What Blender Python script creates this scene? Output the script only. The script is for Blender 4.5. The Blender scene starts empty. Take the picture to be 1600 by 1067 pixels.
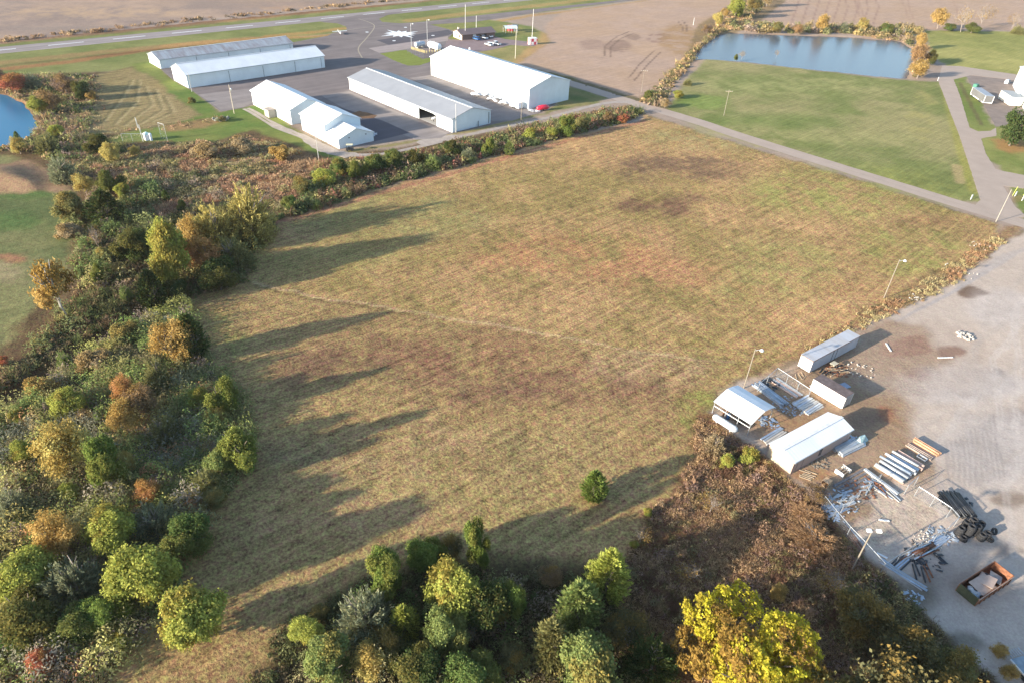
import bpy, math, random
import numpy as np
from mathutils import Vector, Matrix

# ------------------------------------------------------------------ camera, light, exposure
scene = bpy.context.scene
col = scene.collection
H = 72.0                       # flying height of the drone
FPX = 1059.17
PITCH = math.radians(35.05); ROLL = math.radians(2.83)
_c, _s = math.cos(PITCH), math.sin(PITCH)
_cr, _sr = math.cos(ROLL), math.sin(ROLL)
M3 = np.array([[_cr, -_sr, 0], [_sr, _cr, 0], [0, 0, 1.0]]) @ np.array([[1.0, 0, 0], [0, -_s, -_c], [0, _c, -_s]])

cam_data = bpy.data.cameras.new('camera')
cam = bpy.data.objects.new('camera', cam_data); col.objects.link(cam)
cam_data.sensor_width = 36.0
cam_data.lens = FPX / 1600.0 * 36.0
cam_data.clip_start = 0.5; cam_data.clip_end = 6000
cam.matrix_world = Matrix(((M3[0][0], -M3[1][0], -M3[2][0], 0), (M3[0][1], -M3[1][1], -M3[2][1], 0),
                           (M3[0][2], -M3[1][2], -M3[2][2], H), (0, 0, 0, 1)))
scene.camera = cam

SUN_AZ = math.radians(60.0)    # the way the shadows point, clockwise from +Y
SUN_EL = math.radians(14.5)
world = bpy.data.worlds.new('World'); scene.world = world; world.use_nodes = True
wn = world.node_tree.nodes; wl = world.node_tree.links
bg = wn['Background']; sky = wn.new('ShaderNodeTexSky'); sky.sky_type = 'NISHITA'
sky.sun_disc = False; sky.sun_elevation = SUN_EL; sky.sun_rotation = SUN_AZ + math.pi
sky.air_density = 1.0; sky.dust_density = 1.0; sky.ozone_density = 2.0
wl.new(sky.outputs[0], bg.inputs[0]); bg.inputs[1].default_value = 0.142
sl = bpy.data.lights.new('sun', 'SUN'); sl.energy = 5.0; sl.angle = math.radians(0.9); sl.color = (1.0, 0.90, 0.75)
sun = bpy.data.objects.new('sun', sl); col.objects.link(sun); sun.location = (-60, -40, 80)
sd = Vector((math.sin(SUN_AZ) * math.cos(SUN_EL), math.cos(SUN_AZ) * math.cos(SUN_EL), -math.sin(SUN_EL)))
sun.rotation_euler = sd.to_track_quat('-Z', 'Y').to_euler()
scene.view_settings.view_transform = 'Standard'; scene.view_settings.look = 'None'
scene.view_settings.gamma = 1.0; scene.view_settings.exposure = 1.40

# ------------------------------------------------------------------ helpers: survey, tags, meshes
def ray(x, y):
    return M3.T @ np.array([(x - 800) / FPX, (y - 533.5) / FPX, 1.0])
def G(x, y, z=0.0):            # ground survey: where a sight line meets the level z
    d = ray(x, y); t = (z - H) / d[2]
    return float(d[0] * t), float(d[1] * t)
def GP(pts): return [G(*p) for p in pts]
def depth(p, z=0.0): return float(M3[2] @ np.array([p[0], p[1], z - H]))
def lin(r, g, b, k=1.0):
    f = lambda c: ((c / 255.0 + 0.055) / 1.055) ** 2.4 if c > 10 else c / 255.0 / 12.92
    return np.array([f(r) * k, f(g) * k, f(b) * k])
rng = np.random.default_rng(7)

def tag(o, label=None, cat=None, group=None, kind=None):
    if label: o['label'] = label
    if cat: o['category'] = cat
    if group: o['group'] = group
    if kind: o['kind'] = kind
    return o
def empty(name, label, cat, loc=(0, 0, 0), rz=0.0, group=None):
    o = bpy.data.objects.new(name, None); col.objects.link(o); o.location = loc; o.rotation_euler = (0, 0, rz)
    o.empty_display_size = 0.3
    return tag(o, label, cat, group)
def link(name, me, parent=None, loc=(0, 0, 0), rot=(0, 0, 0)):
    o = bpy.data.objects.new(name, me); col.objects.link(o); o.parent = parent; o.location = loc; o.rotation_euler = rot
    return o
def copy_tree(o, parent=None):
    c = o.copy(); col.objects.link(c); c.parent = parent
    for ch in list(o.children): copy_tree(ch, c)
    return c

class MB:
    def __init__(s): s.v = []; s.f = []
    def add(s, vs, fs):
        n = len(s.v); s.v += [tuple(map(float, p)) for p in vs]; s.f += [tuple(n + i for i in f) for f in fs]; return s
    def box(s, x0, x1, y0, y1, z0, z1, m=None):
        vs = [(x, y, z) for z in (z0, z1) for (x, y) in ((x0, y0), (x1, y0), (x1, y1), (x0, y1))]
        if m is not None: vs = [m @ Vector(p) for p in vs]
        return s.add(vs, [(3, 2, 1, 0), (4, 5, 6, 7), (0, 1, 5, 4), (1, 2, 6, 5), (2, 3, 7, 6), (3, 0, 4, 7)])
    def prism(s, poly, x0, x1, m=None):         # (y,z) outline run along x
        n = len(poly); vs = [(x0, y, z) for y, z in poly] + [(x1, y, z) for y, z in poly]
        if m is not None: vs = [m @ Vector(p) for p in vs]
        return s.add(vs, [tuple(range(n))[::-1], tuple(range(n, 2 * n))] + [(i, (i + 1) % n, n + (i + 1) % n, n + i) for i in range(n)])
    def tube(s, pts, rad, n=8, caps=True):
        pts = [Vector(p) for p in pts]
        rad = rad if isinstance(rad, (list, tuple)) else [rad] * len(pts)
        rings = []
        for i, p in enumerate(pts):
            d = (pts[min(i + 1, len(pts) - 1)] - pts[max(i - 1, 0)]).normalized()
            a = d.orthogonal().normalized(); 
            if abs(d.z) < .99: a = d.cross(Vector((0, 0, 1))).normalized()
            b = d.cross(a)
            rings.append([p + (a * math.cos(2 * math.pi * k / n) + b * math.sin(2 * math.pi * k / n)) * rad[i] for k in range(n)])
        vs = [q for r in rings for q in r]; fs = []
        for i in range(len(pts) - 1):
            for k in range(n):
                k2 = (k + 1) % n; fs.append((i * n + k, i * n + k2, (i + 1) * n + k2, (i + 1) * n + k))
        if caps: fs += [tuple(range(n))[::-1], tuple((len(pts) - 1) * n + k for k in range(n))]
        return s.add(vs, fs)
    def lathe(s, prof, n=16, m=None):           # (r,z) profile round z
        vs = [(r * math.cos(2 * math.pi * k / n), r * math.sin(2 * math.pi * k / n), z) for r, z in prof for k in range(n)]
        if m is not None: vs = [m @ Vector(p) for p in vs]
        fs = []
        for i in range(len(prof) - 1):
            for k in range(n):
                k2 = (k + 1) % n; fs.append((i * n + k, i * n + k2, (i + 1) * n + k2, (i + 1) * n + k))
        return s.add(vs, fs)
    def mesh(s, name, mat, smooth=False):
        me = bpy.data.meshes.new(name); me.from_pydata(s.v, [], s.f); me.materials.append(mat)
        if smooth: me.polygons.foreach_set('use_smooth', [True] * len(me.polygons))
        me.update(); return me
    def obj(s, name, mat, parent=None, smooth=False, loc=(0, 0, 0), rot=(0, 0, 0)):
        return link(name, s.mesh(name, mat, smooth), parent, loc, rot)

def npmesh(name, verts, nper, mat, cols=None, faces=None, extra=None):
    """verts (N,3); every nper consecutive verts a face, or faces (F,k)"""
    me = bpy.data.meshes.new(name); n = len(verts)
    if faces is None: faces = np.arange(n).reshape(-1, nper)
    F, k = faces.shape
    me.vertices.add(n); me.vertices.foreach_set('co', np.ascontiguousarray(verts, dtype=np.float32).ravel())
    me.loops.add(F * k); me.loops.foreach_set('vertex_index', np.ascontiguousarray(faces, dtype=np.int32).ravel())
    me.polygons.add(F); me.polygons.foreach_set('loop_start', np.arange(F, dtype=np.int32) * k)
    me.update(calc_edges=True)
    for nm, c in [('Col', cols)] + list((extra or {}).items()):
        if c is None: continue
        a = me.attributes.new(nm, 'FLOAT_COLOR', 'POINT')
        c4 = np.ones((n, 4), dtype=np.float32); c4[:, :3] = c; a.data.foreach_set('color', c4.ravel())
    me.materials.append(mat); return me

# ------------------------------------------------------------------ numeric noise and polygons
def _hash(ix, iy, seed):
    h = (ix * 374761393 + iy * 668265263 + seed * 1442695041) & 0xFFFFFFFF
    h = ((h ^ (h >> 13)) * 1274126177) & 0xFFFFFFFF
    return ((h ^ (h >> 16)) & 0xFFFF) / 65535.0
def vnoise(x, y, sc, seed=0, oct=3):
    out = 0; amp = 1.0; tot = 0
    for o in range(oct):
        X = x / sc; Y = y / sc; ix = np.floor(X).astype(np.int64); iy = np.floor(Y).astype(np.int64)
        fx = X - ix; fy = Y - iy; fx = fx * fx * (3 - 2 * fx); fy = fy * fy * (3 - 2 * fy)
        a = _hash(ix, iy, seed + o); b = _hash(ix + 1, iy, seed + o); c = _hash(ix, iy + 1, seed + o); d = _hash(ix + 1, iy + 1, seed + o)
        out = out + amp * ((a * (1 - fx) + b * fx) * (1 - fy) + (c * (1 - fx) + d * fx) * fy); tot += amp; amp *= .5; sc = sc / 2.1
    return out / tot
def sdist(x, y, poly):         # >0 inside
    P = np.array(poly); n = len(P); best = np.full(x.shape, 1e18); ins = np.zeros(x.shape, bool)
    for i in range(n):
        ax, ay = P[i]; bx, by = P[(i + 1) % n]; dx, dy = bx - ax, by - ay
        t = np.clip(((x - ax) * dx + (y - ay) * dy) / (dx * dx + dy * dy + 1e-12), 0, 1)
        best = np.minimum(best, (x - ax - t * dx) ** 2 + (y - ay - t * dy) ** 2)
        c = ((ay > y) != (by > y))
        if abs(dy) > 1e-12: ins ^= c & (x < (y - ay) * dx / dy + ax)
    d = np.sqrt(best); return np.where(ins, d, -d)
def pdist(x, y, line):         # distance to a polyline
    P = np.array(line); best = np.full(x.shape, 1e18)
    for i in range(len(P) - 1):
        ax, ay = P[i]; dx, dy = P[i + 1] - P[i]
        t = np.clip(((x - ax) * dx + (y - ay) * dy) / (dx * dx + dy * dy + 1e-12), 0, 1)
        best = np.minimum(best, (x - ax - t * dx) ** 2 + (y - ay - t * dy) ** 2)
    return np.sqrt(best)
def sstep(a, b, x):
    t = np.clip((x - a) / (b - a), 0, 1); return t * t * (3 - 2 * t)

# ------------------------------------------------------------------ materials
def mat_new(name):
    m = bpy.data.materials.new(name); m.use_nodes = True
    return m, m.node_tree.nodes, m.node_tree.links, m.node_tree.nodes['Principled BSDF']
def ramp(n, l, src, stops):
    r = n.new('ShaderNodeValToRGB'); l.new(src, r.inputs[0]); e = r.color_ramp.elements
    while len(e) < len(stops): e.new(.5)
    for i, (p, c) in enumerate(stops): e[i].position = p; e[i].color = (*c, 1) if len(c) == 3 else c
    return r
def noise(n, l, co, scale, detail=3, rough=.55):
    t = n.new('ShaderNodeTexNoise'); t.inputs['Scale'].default_value = scale; t.inputs['Detail'].default_value = detail
    t.inputs['Roughness'].default_value = rough; l.new(co, t.inputs['Vector']); return t.outputs[0]
def plain(name, c, rough=.6, metal=0.0, var=.12, scale=1.5, bump=0.0, spec=.3):
    m, n, l, b = mat_new(name); tc = n.new('ShaderNodeTexCoord').outputs['Object']
    nz = noise(n, l, tc, scale, 4); c = np.array(c, float)
    r = ramp(n, l, nz, [(.3, tuple(c * (1 - var))), (.7, tuple(np.minimum(c * (1 + var), .95)))])
    l.new(r.outputs[0], b.inputs['Base Color']); b.inputs['Roughness'].default_value = rough; b.inputs['Metallic'].default_value = metal
    b.inputs['Specular IOR Level'].default_value = spec
    if bump:
        bp = n.new('ShaderNodeBump'); bp.inputs['Strength'].default_value = bump; bp.inputs['Distance'].default_value = .05
        l.new(nz, bp.inputs['Height']); l.new(bp.outputs[0], b.inputs['Normal'])
    return m
def ribbed(name, c, pitch=.3, axis='X', dirt=(.30, .24, .18), dirty=.25, rough=.45, strength=.5, spec=.3, depth_m=.03):
    """painted or bare corrugated sheet: ribs across the sheet, streaky weathering"""
    m, n, l, b = mat_new(name); tc = n.new('ShaderNodeTexCoord').outputs['Object']
    w = n.new('ShaderNodeTexWave'); w.bands_direction = axis; w.inputs['Scale'].default_value = 1.0 / pitch * .314 * 1.0
    l.new(tc, w.inputs['Vector'])
    mp = n.new('ShaderNodeMapping'); l.new(tc, mp.inputs[0]); mp.inputs['Scale'].default_value = (.6, .12, .12) if axis == 'X' else (.12, .6, .12)
    nz = noise(n, l, mp.outputs[0], 1.2, 6, .65); c = np.array(c, float)
    nz2 = noise(n, l, tc, .25, 3)
    r = ramp(n, l, nz, [(.35, tuple(c * (1 - dirty) + np.array(dirt) * dirty)), (.62, tuple(c))])
    r2 = ramp(n, l, nz2, [(.3, (.88, .88, .88)), (.7, (1, 1, 1))])
    mx = n.new('ShaderNodeMix'); mx.data_type = 'RGBA'; mx.blend_type = 'MULTIPLY'; mx.inputs[0].default_value = 1
    l.new(r.outputs[0], mx.inputs[6]); l.new(r2.outputs[0], mx.inputs[7]); l.new(mx.outputs[2], b.inputs['Base Color'])
    b.inputs['Roughness'].default_value = rough; b.inputs['Specular IOR Level'].default_value = spec
    bp = n.new('ShaderNodeBump'); bp.inputs['Strength'].default_value = strength; bp.inputs['Distance'].default_value = depth_m
    l.new(w.outputs[0], bp.inputs['Height']); l.new(bp.outputs[0], b.inputs['Normal'])
    return m

def ground_material():
    m, n, l, b = mat_new('ground_cover'); pos = n.new('ShaderNodeNewGeometry').outputs['Position']
    ca = n.new('ShaderNodeAttribute'); ca.attribute_name = 'Col'
    ta = n.new('ShaderNodeAttribute'); ta.attribute_name = 'Tex'
    sep = n.new('ShaderNodeSeparateColor'); l.new(ta.outputs['Color'], sep.inputs[0])
    n1 = noise(n, l, pos, 2.6, 4, .75); n2 = noise(n, l, pos, .55, 4, .6); n3 = noise(n, l, pos, .06, 5, .6)
    def math_(op, a, bb):
        x = n.new('ShaderNodeMath'); x.operation = op
        for i, s in enumerate((a, bb)):
            if isinstance(s, (int, float)): x.inputs[i].default_value = s
            else: l.new(s, x.inputs[i])
        return x.outputs[0]
    # grain: fine stems and tussocks, strength from the Tex attribute
    g = math_('ADD', math_('MULTIPLY', math_('SUBTRACT', n1, .5), 2.6), math_('MULTIPLY', math_('SUBTRACT', n2, .5), 1.3))
    g = math_('MULTIPLY', g, sep.outputs[0])
    # mown rows in two directions
    def rows(ang, pitch):
        mp = n.new('ShaderNodeMapping'); mp.vector_type = 'TEXTURE'; mp.inputs['Rotation'].default_value = (0, 0, ang); l.new(pos, mp.inputs[0])
        st = n.new('ShaderNodeMapping'); st.inputs['Scale'].default_value = (.05, 1, 1); l.new(mp.outputs[0], st.inputs[0])
        nn = noise(n, l, st.outputs[0], 1.0 / pitch, 3, .6)
        w = n.new('ShaderNodeTexWave'); w.bands_direction = 'Y'; w.inputs['Scale'].default_value = .314 / pitch
        w.inputs['Distortion'].default_value = 3.0; w.inputs['Detail'].default_value = 2; w.inputs['Detail Scale'].default_value = .5
        l.new(mp.outputs[0], w.inputs['Vector'])
        return math_('ADD', math_('MULTIPLY', math_('SUBTRACT', nn, .5), 2.4), math_('MULTIPLY', math_('SUBTRACT', w.outputs[0], .5), .16))
    a1 = G(440, 345); a2 = G(1000, 190); ra = math.atan2(a2[1] - a1[1], a2[0] - a1[0])
    b1 = G(650, 860); b2 = G(1050, 640); rb = math.atan2(b2[1] - b1[1], b2[0] - b1[0])
    rA = math_('MULTIPLY', rows(ra, .95), sep.outputs[1]); rB = math_('MULTIPLY', rows(rb, .9), sep.outputs[2])
    tot = math_('ADD', math_('ADD', g, math_('MULTIPLY', math_('ADD', rA, rB), .9)), math_('MULTIPLY', math_('SUBTRACT', n3, .5), .35))
    fac = math_('ADD', 1.0, math_('MULTIPLY', tot, .75)); fac = math_('MAXIMUM', fac, .25)
    vs = n.new('ShaderNodeVectorMath'); vs.operation = 'SCALE'; l.new(ca.outputs['Color'], vs.inputs[0]); l.new(fac, vs.inputs['Scale'])
    # straw / green flecks
    n4 = noise(n, l, pos, 1.3, 3, .7)
    hs = n.new('ShaderNodeHueSaturation'); l.new(vs.outputs[0], hs.inputs['Color'])
    l.new(math_('ADD', .5, math_('MULTIPLY', math_('MULTIPLY', math_('SUBTRACT', n4, .5), sep.outputs[0]), .16)), hs.inputs['Hue'])
    l.new(hs.outputs[0], b.inputs['Base Color'])
    b.inputs['Roughness'].default_value = 1.0; b.inputs['Specular IOR Level'].default_value = .08
    bp = n.new('ShaderNodeBump'); bp.inputs['Strength'].default_value = 1.0; bp.inputs['Distance'].default_value = .10
    hgt = math_('ADD', math_('MULTIPLY', n1, sep.outputs[0]), math_('ADD', math_('MULTIPLY', n2, math_('MULTIPLY', sep.outputs[0], 1.5)), math_('MULTIPLY', math_('ADD', rA, rB), .6)))
    l.new(hgt, bp.inputs['Height']); l.new(bp.outputs[0], b.inputs['Normal'])
    return m
GROUND = ground_material()

def pavement(name, c, var=.18, patch=.08, scale=.25, fine=6.0, rough=.9, streak=0.0):
    m, n, l, b = mat_new(name); pos = n.new('ShaderNodeNewGeometry').outputs['Position']
    n1 = noise(n, l, pos, scale, 5, .6); n2 = noise(n, l, pos, fine, 2, .6); c = np.array(c, float)
    mp = n.new('ShaderNodeMapping'); mp.vector_type = 'TEXTURE'; mp.inputs['Rotation'].default_value = (0, 0, math.radians(44.5)); l.new(pos, mp.inputs[0])
    st = n.new('ShaderNodeMapping'); st.inputs['Scale'].default_value = (.04, 1, 1); l.new(mp.outputs[0], st.inputs[0])
    n3 = noise(n, l, st.outputs[0], .35, 4, .6)
    r1 = ramp(n, l, n1, [(.3, tuple(c * (1 - var))), (.7, tuple(c * (1 + var)))])
    r2 = ramp(n, l, n2, [(.3, (1 - patch,) * 3), (.7, (1 + patch,) * 3)])
    r3 = ramp(n, l, n3, [(.35, (1 - streak,) * 3), (.65, (1 + streak,) * 3)])
    prev = r1.outputs[0]
    for r in (r2, r3):
        mx = n.new('ShaderNodeMix'); mx.data_type = 'RGBA'; mx.blend_type = 'MULTIPLY'; mx.inputs[0].default_value = 1
        l.new(prev, mx.inputs[6]); l.new(r.outputs[0], mx.inputs[7]); prev = mx.outputs[2]
    l.new(prev, b.inputs['Base Color']); b.inputs['Roughness'].default_value = rough; b.inputs['Specular IOR Level'].default_value = .15
    return m

def leaf_material(name, attr_colour):
    m, n, l, b = mat_new(name); n.remove(b); out = n['Material Output']
    ca = n.new('ShaderNodeAttribute'); ca.attribute_name = 'Col'
    if attr_colour: colour = ca.outputs['Color']
    else:
        oi = n.new('ShaderNodeObjectInfo'); sp = n.new('ShaderNodeSeparateColor'); l.new(ca.outputs['Color'], sp.inputs[0])
        mx = n.new('ShaderNodeMix'); mx.data_type = 'RGBA'; l.new(sp.outputs[1], mx.inputs[0]); l.new(oi.outputs['Color'], mx.inputs[6])
        mx.inputs[7].default_value = (.30, .19, .05, 1)
        vs = n.new('ShaderNodeVectorMath'); vs.operation = 'SCALE'; l.new(mx.outputs[2], vs.inputs[0]); l.new(sp.outputs[0], vs.inputs['Scale']); colour = vs.outputs[0]
    d = n.new('ShaderNodeBsdfDiffuse'); t = n.new('ShaderNodeBsdfTranslucent'); ms = n.new('ShaderNodeMixShader'); ms.inputs[0].default_value = .36
    l.new(colour, d.inputs[0]); l.new(colour, t.inputs[0]); l.new(d.outputs[0], ms.inputs[1]); l.new(t.outputs[0], ms.inputs[2]); l.new(ms.outputs[0], out.inputs[0])
    return m
LEAF = leaf_material('foliage', False)
BRUSH = leaf_material('undergrowth_foliage', True)
BARK = plain('bark', (.16, .13, .10), .9, var=.3, scale=4)
PALEBARK = plain('pale_bark', (.42, .40, .36), .8, var=.25, scale=3)
TWIG = plain('grey_twigs', (.26, .22, .19), .9, var=.2, scale=3)
# ------------------------------------------------------------------ the ground sheet
KG = 0.63
def C(r, g, b): return lin(r, g, b, KG)

rowsY = [-500, -250, -120, -60, -30, -10, 5, 15, 22, 27]
y_ = 30.0
while y_ < 900: rowsY.append(y_); y_ += max(.30, y_ * .0060)
while y_ < 4500: rowsY.append(y_); y_ *= 1.12
rowsY = np.array(rowsY)
tt = np.linspace(-1, 1, 560); tt = np.concatenate([[-12, -5, -2.4, -1.6, -1.25], tt, [1.25, 1.6, 2.4, 5, 12]])
hw = np.where(rowsY > 0, .60 * np.clip(rowsY, 0, None) + 58, 58)
gx = hw[:, None] * tt[None, :]; gy = np.repeat(rowsY[:, None], len(tt), 1)
NR, NC = gx.shape; fx = gx.ravel(); fy = gy.ravel()
wx = fx + (vnoise(fx, fy, 4, 11) - .5) * 3.0; wy = fy + (vnoise(fx, fy, 4, 12) - .5) * 3.0
N1 = vnoise(fx, fy, 30, 1, 4); N2 = vnoise(fx, fy, 7, 2, 3); N3 = vnoise(fx, fy, 2.2, 3, 2)
gcol = np.tile(C(186, 164, 146), (len(fx), 1)); gtex = np.tile([.45, 0., 0.], (len(fx), 1))

def paint(poly, c, tex=None, soft=1.0, op=1.0, warp=1.0, c2=None, nz=None, px=True):
    P = GP(poly) if px else poly
    a = np.array(P); pad = soft * 2 + 6
    idx = np.where((fx > a[:, 0].min() - pad) & (fx < a[:, 0].max() + pad) & (fy > a[:, 1].min() - pad) & (fy < a[:, 1].max() + pad))[0]
    if not len(idx): return
    X = fx[idx] + (wx[idx] - fx[idx]) * warp; Y = fy[idx] + (wy[idx] - fy[idx]) * warp
    k = sstep(-soft, soft, sdist(X, Y, P)) * op
    if nz is not None: k = k * sstep(nz[0], nz[1], (.55 * N2 + .45 * N3)[idx])
    cc = np.tile(c, (len(idx), 1))
    if c2 is not None:
        q = sstep(.32, .68, .55 * N1[idx] + .45 * N2[idx])[:, None]; cc = cc * (1 - q) + c2 * q
    gcol[idx] = gcol[idx] * (1 - k[:, None]) + cc * k[:, None]
    if tex is not None: gtex[idx] = gtex[idx] * (1 - k[:, None]) + np.array(tex) * k[:, None]
def ell(x, y, rx, ry, c, op=.8, soft=None, tex=None, nz=None, warp=1.5):
    """soft patch: ground ellipse whose half axes are given at its place in the survey"""
    pts = [(x + rx * math.cos(t), y + ry * math.sin(t)) for t in np.linspace(0, 2 * math.pi, 15)[:-1]]
    gx0 = G(x + rx, y)[0] - G(x - rx, y)[0]
    paint(pts, c, tex, soft if soft else max(.8, gx0 * .12), op, warp, nz=nz)
def stripe(line, w, c, op=.9, soft=.4, warp=.15, tex=None):
    P = np.array(GP(line)); pad = w + soft + 3
    idx = np.where((fx > P[:, 0].min() - pad) & (fx < P[:, 0].max() + pad) & (fy > P[:, 1].min() - pad) & (fy < P[:, 1].max() + pad))[0]
    X = fx[idx] + (wx[idx] - fx[idx]) * warp; Y = fy[idx] + (wy[idx] - fy[idx]) * warp
    k = (1 - sstep(w / 2 - soft / 2, w / 2 + soft / 2, pdist(X, Y, P))) * op
    gcol[idx] = gcol[idx] * (1 - k[:, None]) + np.array(c) * k[:, None]
    if tex is not None: gtex[idx] = gtex[idx] * (1 - k[:, None]) + np.array(tex) * k[:, None]

GRN = C(130, 138, 78); GRN2 = C(150, 150, 92); TAN = C(196, 168, 128); STUB = C(206, 175, 152)
# under-colour of all rough land near the camera
paint([(-900, 420), (0, 420), (420, 350), (1100, 600), (1300, 760), (1700, 1200), (1500, 2200), (-1500, 2200)], C(150, 130, 92), (1.2, 0, 0), 2, c2=C(132, 112, 80))
# crop field beyond the runway
paint([(-500, 112), (0, 66), (400, 22), (650, -2), (900, -30), (900, -150), (-900, -150)], C(172, 150, 136), (.5, 0, 0), 2, c2=C(190, 162, 140))
ell(150, 20, 140, 9, C(205, 172, 134), .5, nz=(.4, .6)); ell(420, 5, 160, 6, C(150, 130, 115), .5, nz=(.4, .6)); ell(90, 46, 120, 5, C(148, 136, 128), .6, nz=(.35, .6))
ell(500, 12, 90, 4, C(200, 160, 124), .6, nz=(.4, .6))
# weedy bank and the airfield grass
paint([(-500, 118), (0, 68), (300, 37), (450, 22), (700, -2), (700, 4), (450, 30), (300, 44), (0, 76), (-500, 126)], C(150, 122, 86), (1, 0, 0), 2, c2=C(176, 140, 96))
paint([(-500, 124), (0, 70), (400, 31), (700, 0), (900, -20), (1300, -60), (1300, -45), (1010, -2), (880, 16), (760, 30), (690, 44), (560, 60), (505, 62), (420, 75), (236, 100), (215, 110), (0, 122), (-500, 180)], GRN, (.55, .5, 0), 2, c2=GRN2)
for l_, w_, c_ in (([(-100, 122), (0, 109), (110, 97), (260, 74), (400, 60)], 5.5, C(176, 124, 84)), ([(-100, 111), (0, 99), (150, 83), (300, 68), (430, 58)], 7, C(172, 142, 96)),
                   ([(0, 104), (200, 83), (300, 73)], 1.6, C(116, 86, 60)), ([(260, 72), (330, 66), (400, 62), (470, 58), (520, 56)], 6, C(196, 152, 96)), ([(0, 66.5), (200, 47), (330, 34), (470, 21), (620, 7)], 3.0, C(140, 96, 70)),
                   ([(420, 57), (500, 50), (535, 45)], 6, C(188, 150, 92)), ([(640, 33), (700, 25), (850, 8), (950, -4)], 8, C(186, 158, 100)), ([(700, 45), (760, 37), (830, 25), (900, 17), (1010, 2)], 5, C(196, 158, 104))):
    stripe(l_, w_, c_, .85, 2.5, .8, (.8, 0, 0))
# airfield surrounds: lawn by the terminal, lawn round the hangars
paint([(672, 40), (720, 33), (760, 30), (830, 42), (868, 60), (860, 68), (800, 75), (830, 85), (800, 100), (740, 84), (700, 60)], C(128, 142, 80), (.5, .3, 0), 1.5, c2=C(158, 152, 92))
paint([(690, 92), (760, 78), (840, 68), (822, 92), (800, 103), (900, 122), (890, 132), (800, 106)], C(150, 148, 90), (.5, .3, 0), 1.5, c2=C(172, 158, 104))
paint([(845, 50), (870, 60), (856, 70), (835, 84), (812, 100), (800, 98), (820, 80), (840, 66)], C(206, 164, 112), (.7, 0, 0), 2, .8)
paint([(880, 133), (950, 152), (935, 162), (860, 176), (790, 195), (700, 214), (620, 228), (560, 238), (530, 250), (520, 240), (560, 232), (668, 216), (706, 209), (764, 196), (845, 178), (870, 165)], C(122, 134, 76), (.6, 0, 0), 1, c2=C(160, 146, 96))
# scrub ground left of the airport, all the undeveloped land on the left
WILD = C(132, 108, 78)
paint([(-600, 200), (0, 118), (180, 112), (235, 98), (285, 128), (345, 176), (400, 165), (456, 198), (530, 240), (620, 232), (850, 192), (985, 164), (1010, 180), (880, 215), (600, 295), (430, 355), (385, 440), (285, 470), (395, 660), (310, 800), (260, 950), (150, 1100), (-200, 1300), (-800, 700)], WILD, (1.2, 0, 0), 2, c2=C(112, 92, 66))
# mown patch and lawn left of the hangars
paint([(150, 118), (215, 105), (240, 98), (262, 125), (300, 160), (330, 185), (260, 200), (165, 210), (130, 212), (125, 185), (140, 160)], C(172, 150, 106), (.9, 1.0, 0), 1.5, c2=C(156, 138, 94))
paint([(205, 100), (238, 96), (272, 128), (300, 140), (345, 176), (420, 160), (456, 200), (524, 238), (540, 250), (505, 246), (470, 232), (430, 216), (390, 204), (330, 222), (260, 222), (160, 224), (190, 208), (262, 196), (318, 180), (270, 150), (240, 120), (215, 112)], C(112, 136, 66), (.5, .3, 0), 1.2, c2=C(136, 142, 76))
paint([(255, 196), (330, 185), (345, 190), (318, 200), (262, 206)], C(178, 138, 98), (.8, 0, 0), 1.5, .8)
for k_, (x0, y0, x1, y1, x2, y2) in enumerate([(160, 190, 190, 150, 205, 125), (176, 195, 210, 160, 215, 125), (192, 196, 235, 165, 225, 135), (212, 196, 252, 172, 240, 140), (236, 190, 268, 176, 255, 150)]):
    stripe([(x0, y0), (x1, y1), (x2, y2)], .9, C(128, 118, 82), .7, .5); stripe([(x0 + 6, y0), (x1 + 6, y1), (x2 + 5, y2)], .8, C(192, 172, 126), .7, .5)
# pasture at the far left with its spoil heap
paint([(-300, 235), (20, 245), (60, 262), (110, 300), (120, 340), (115, 380), (105, 430), (70, 470), (30, 505), (0, 540), (-300, 700)], C(112, 122, 76), (.9, 0, .4), 1.5, c2=C(142, 138, 92))
ell(20, 420, 60, 22, C(166, 150, 112), .8, nz=(.4, .6)); ell(20, 345, 50, 14, C(96, 126, 66), .6); ell(30, 300, 60, 12, C(96, 128, 62), .6)
paint([(-200, 262), (0, 258), (45, 248), (75, 270), (112, 300), (60, 300), (0, 306), (-200, 312)], C(184, 150, 116), (.8, 0, 0), 1.2, c2=C(160, 128, 100))
ell(20, 402, 26, 7, C(176, 128, 96), .9)
# brown grass of the wet ground
paint([(210, 235), (330, 240), (420, 215), (500, 250), (470, 300), (400, 290), (330, 330), (230, 350), (180, 330), (170, 270)], C(176, 130, 90), (1.2, 0, 0), 3, .8, c2=C(150, 112, 78))
paint([(340, 250), (400, 243), (430, 258), (400, 275), (350, 270)], C(204, 158, 124), (1.2, 0, 0), 2, .8)
ell(105, 195, 22, 14, C(200, 156, 124), .9, tex=(1.3, 0, 0)); ell(130, 170, 10, 14, C(204, 162, 110), .8, tex=(1.2, 0, 0)); ell(35, 155, 26, 8, C(196, 150, 112), .7)
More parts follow.
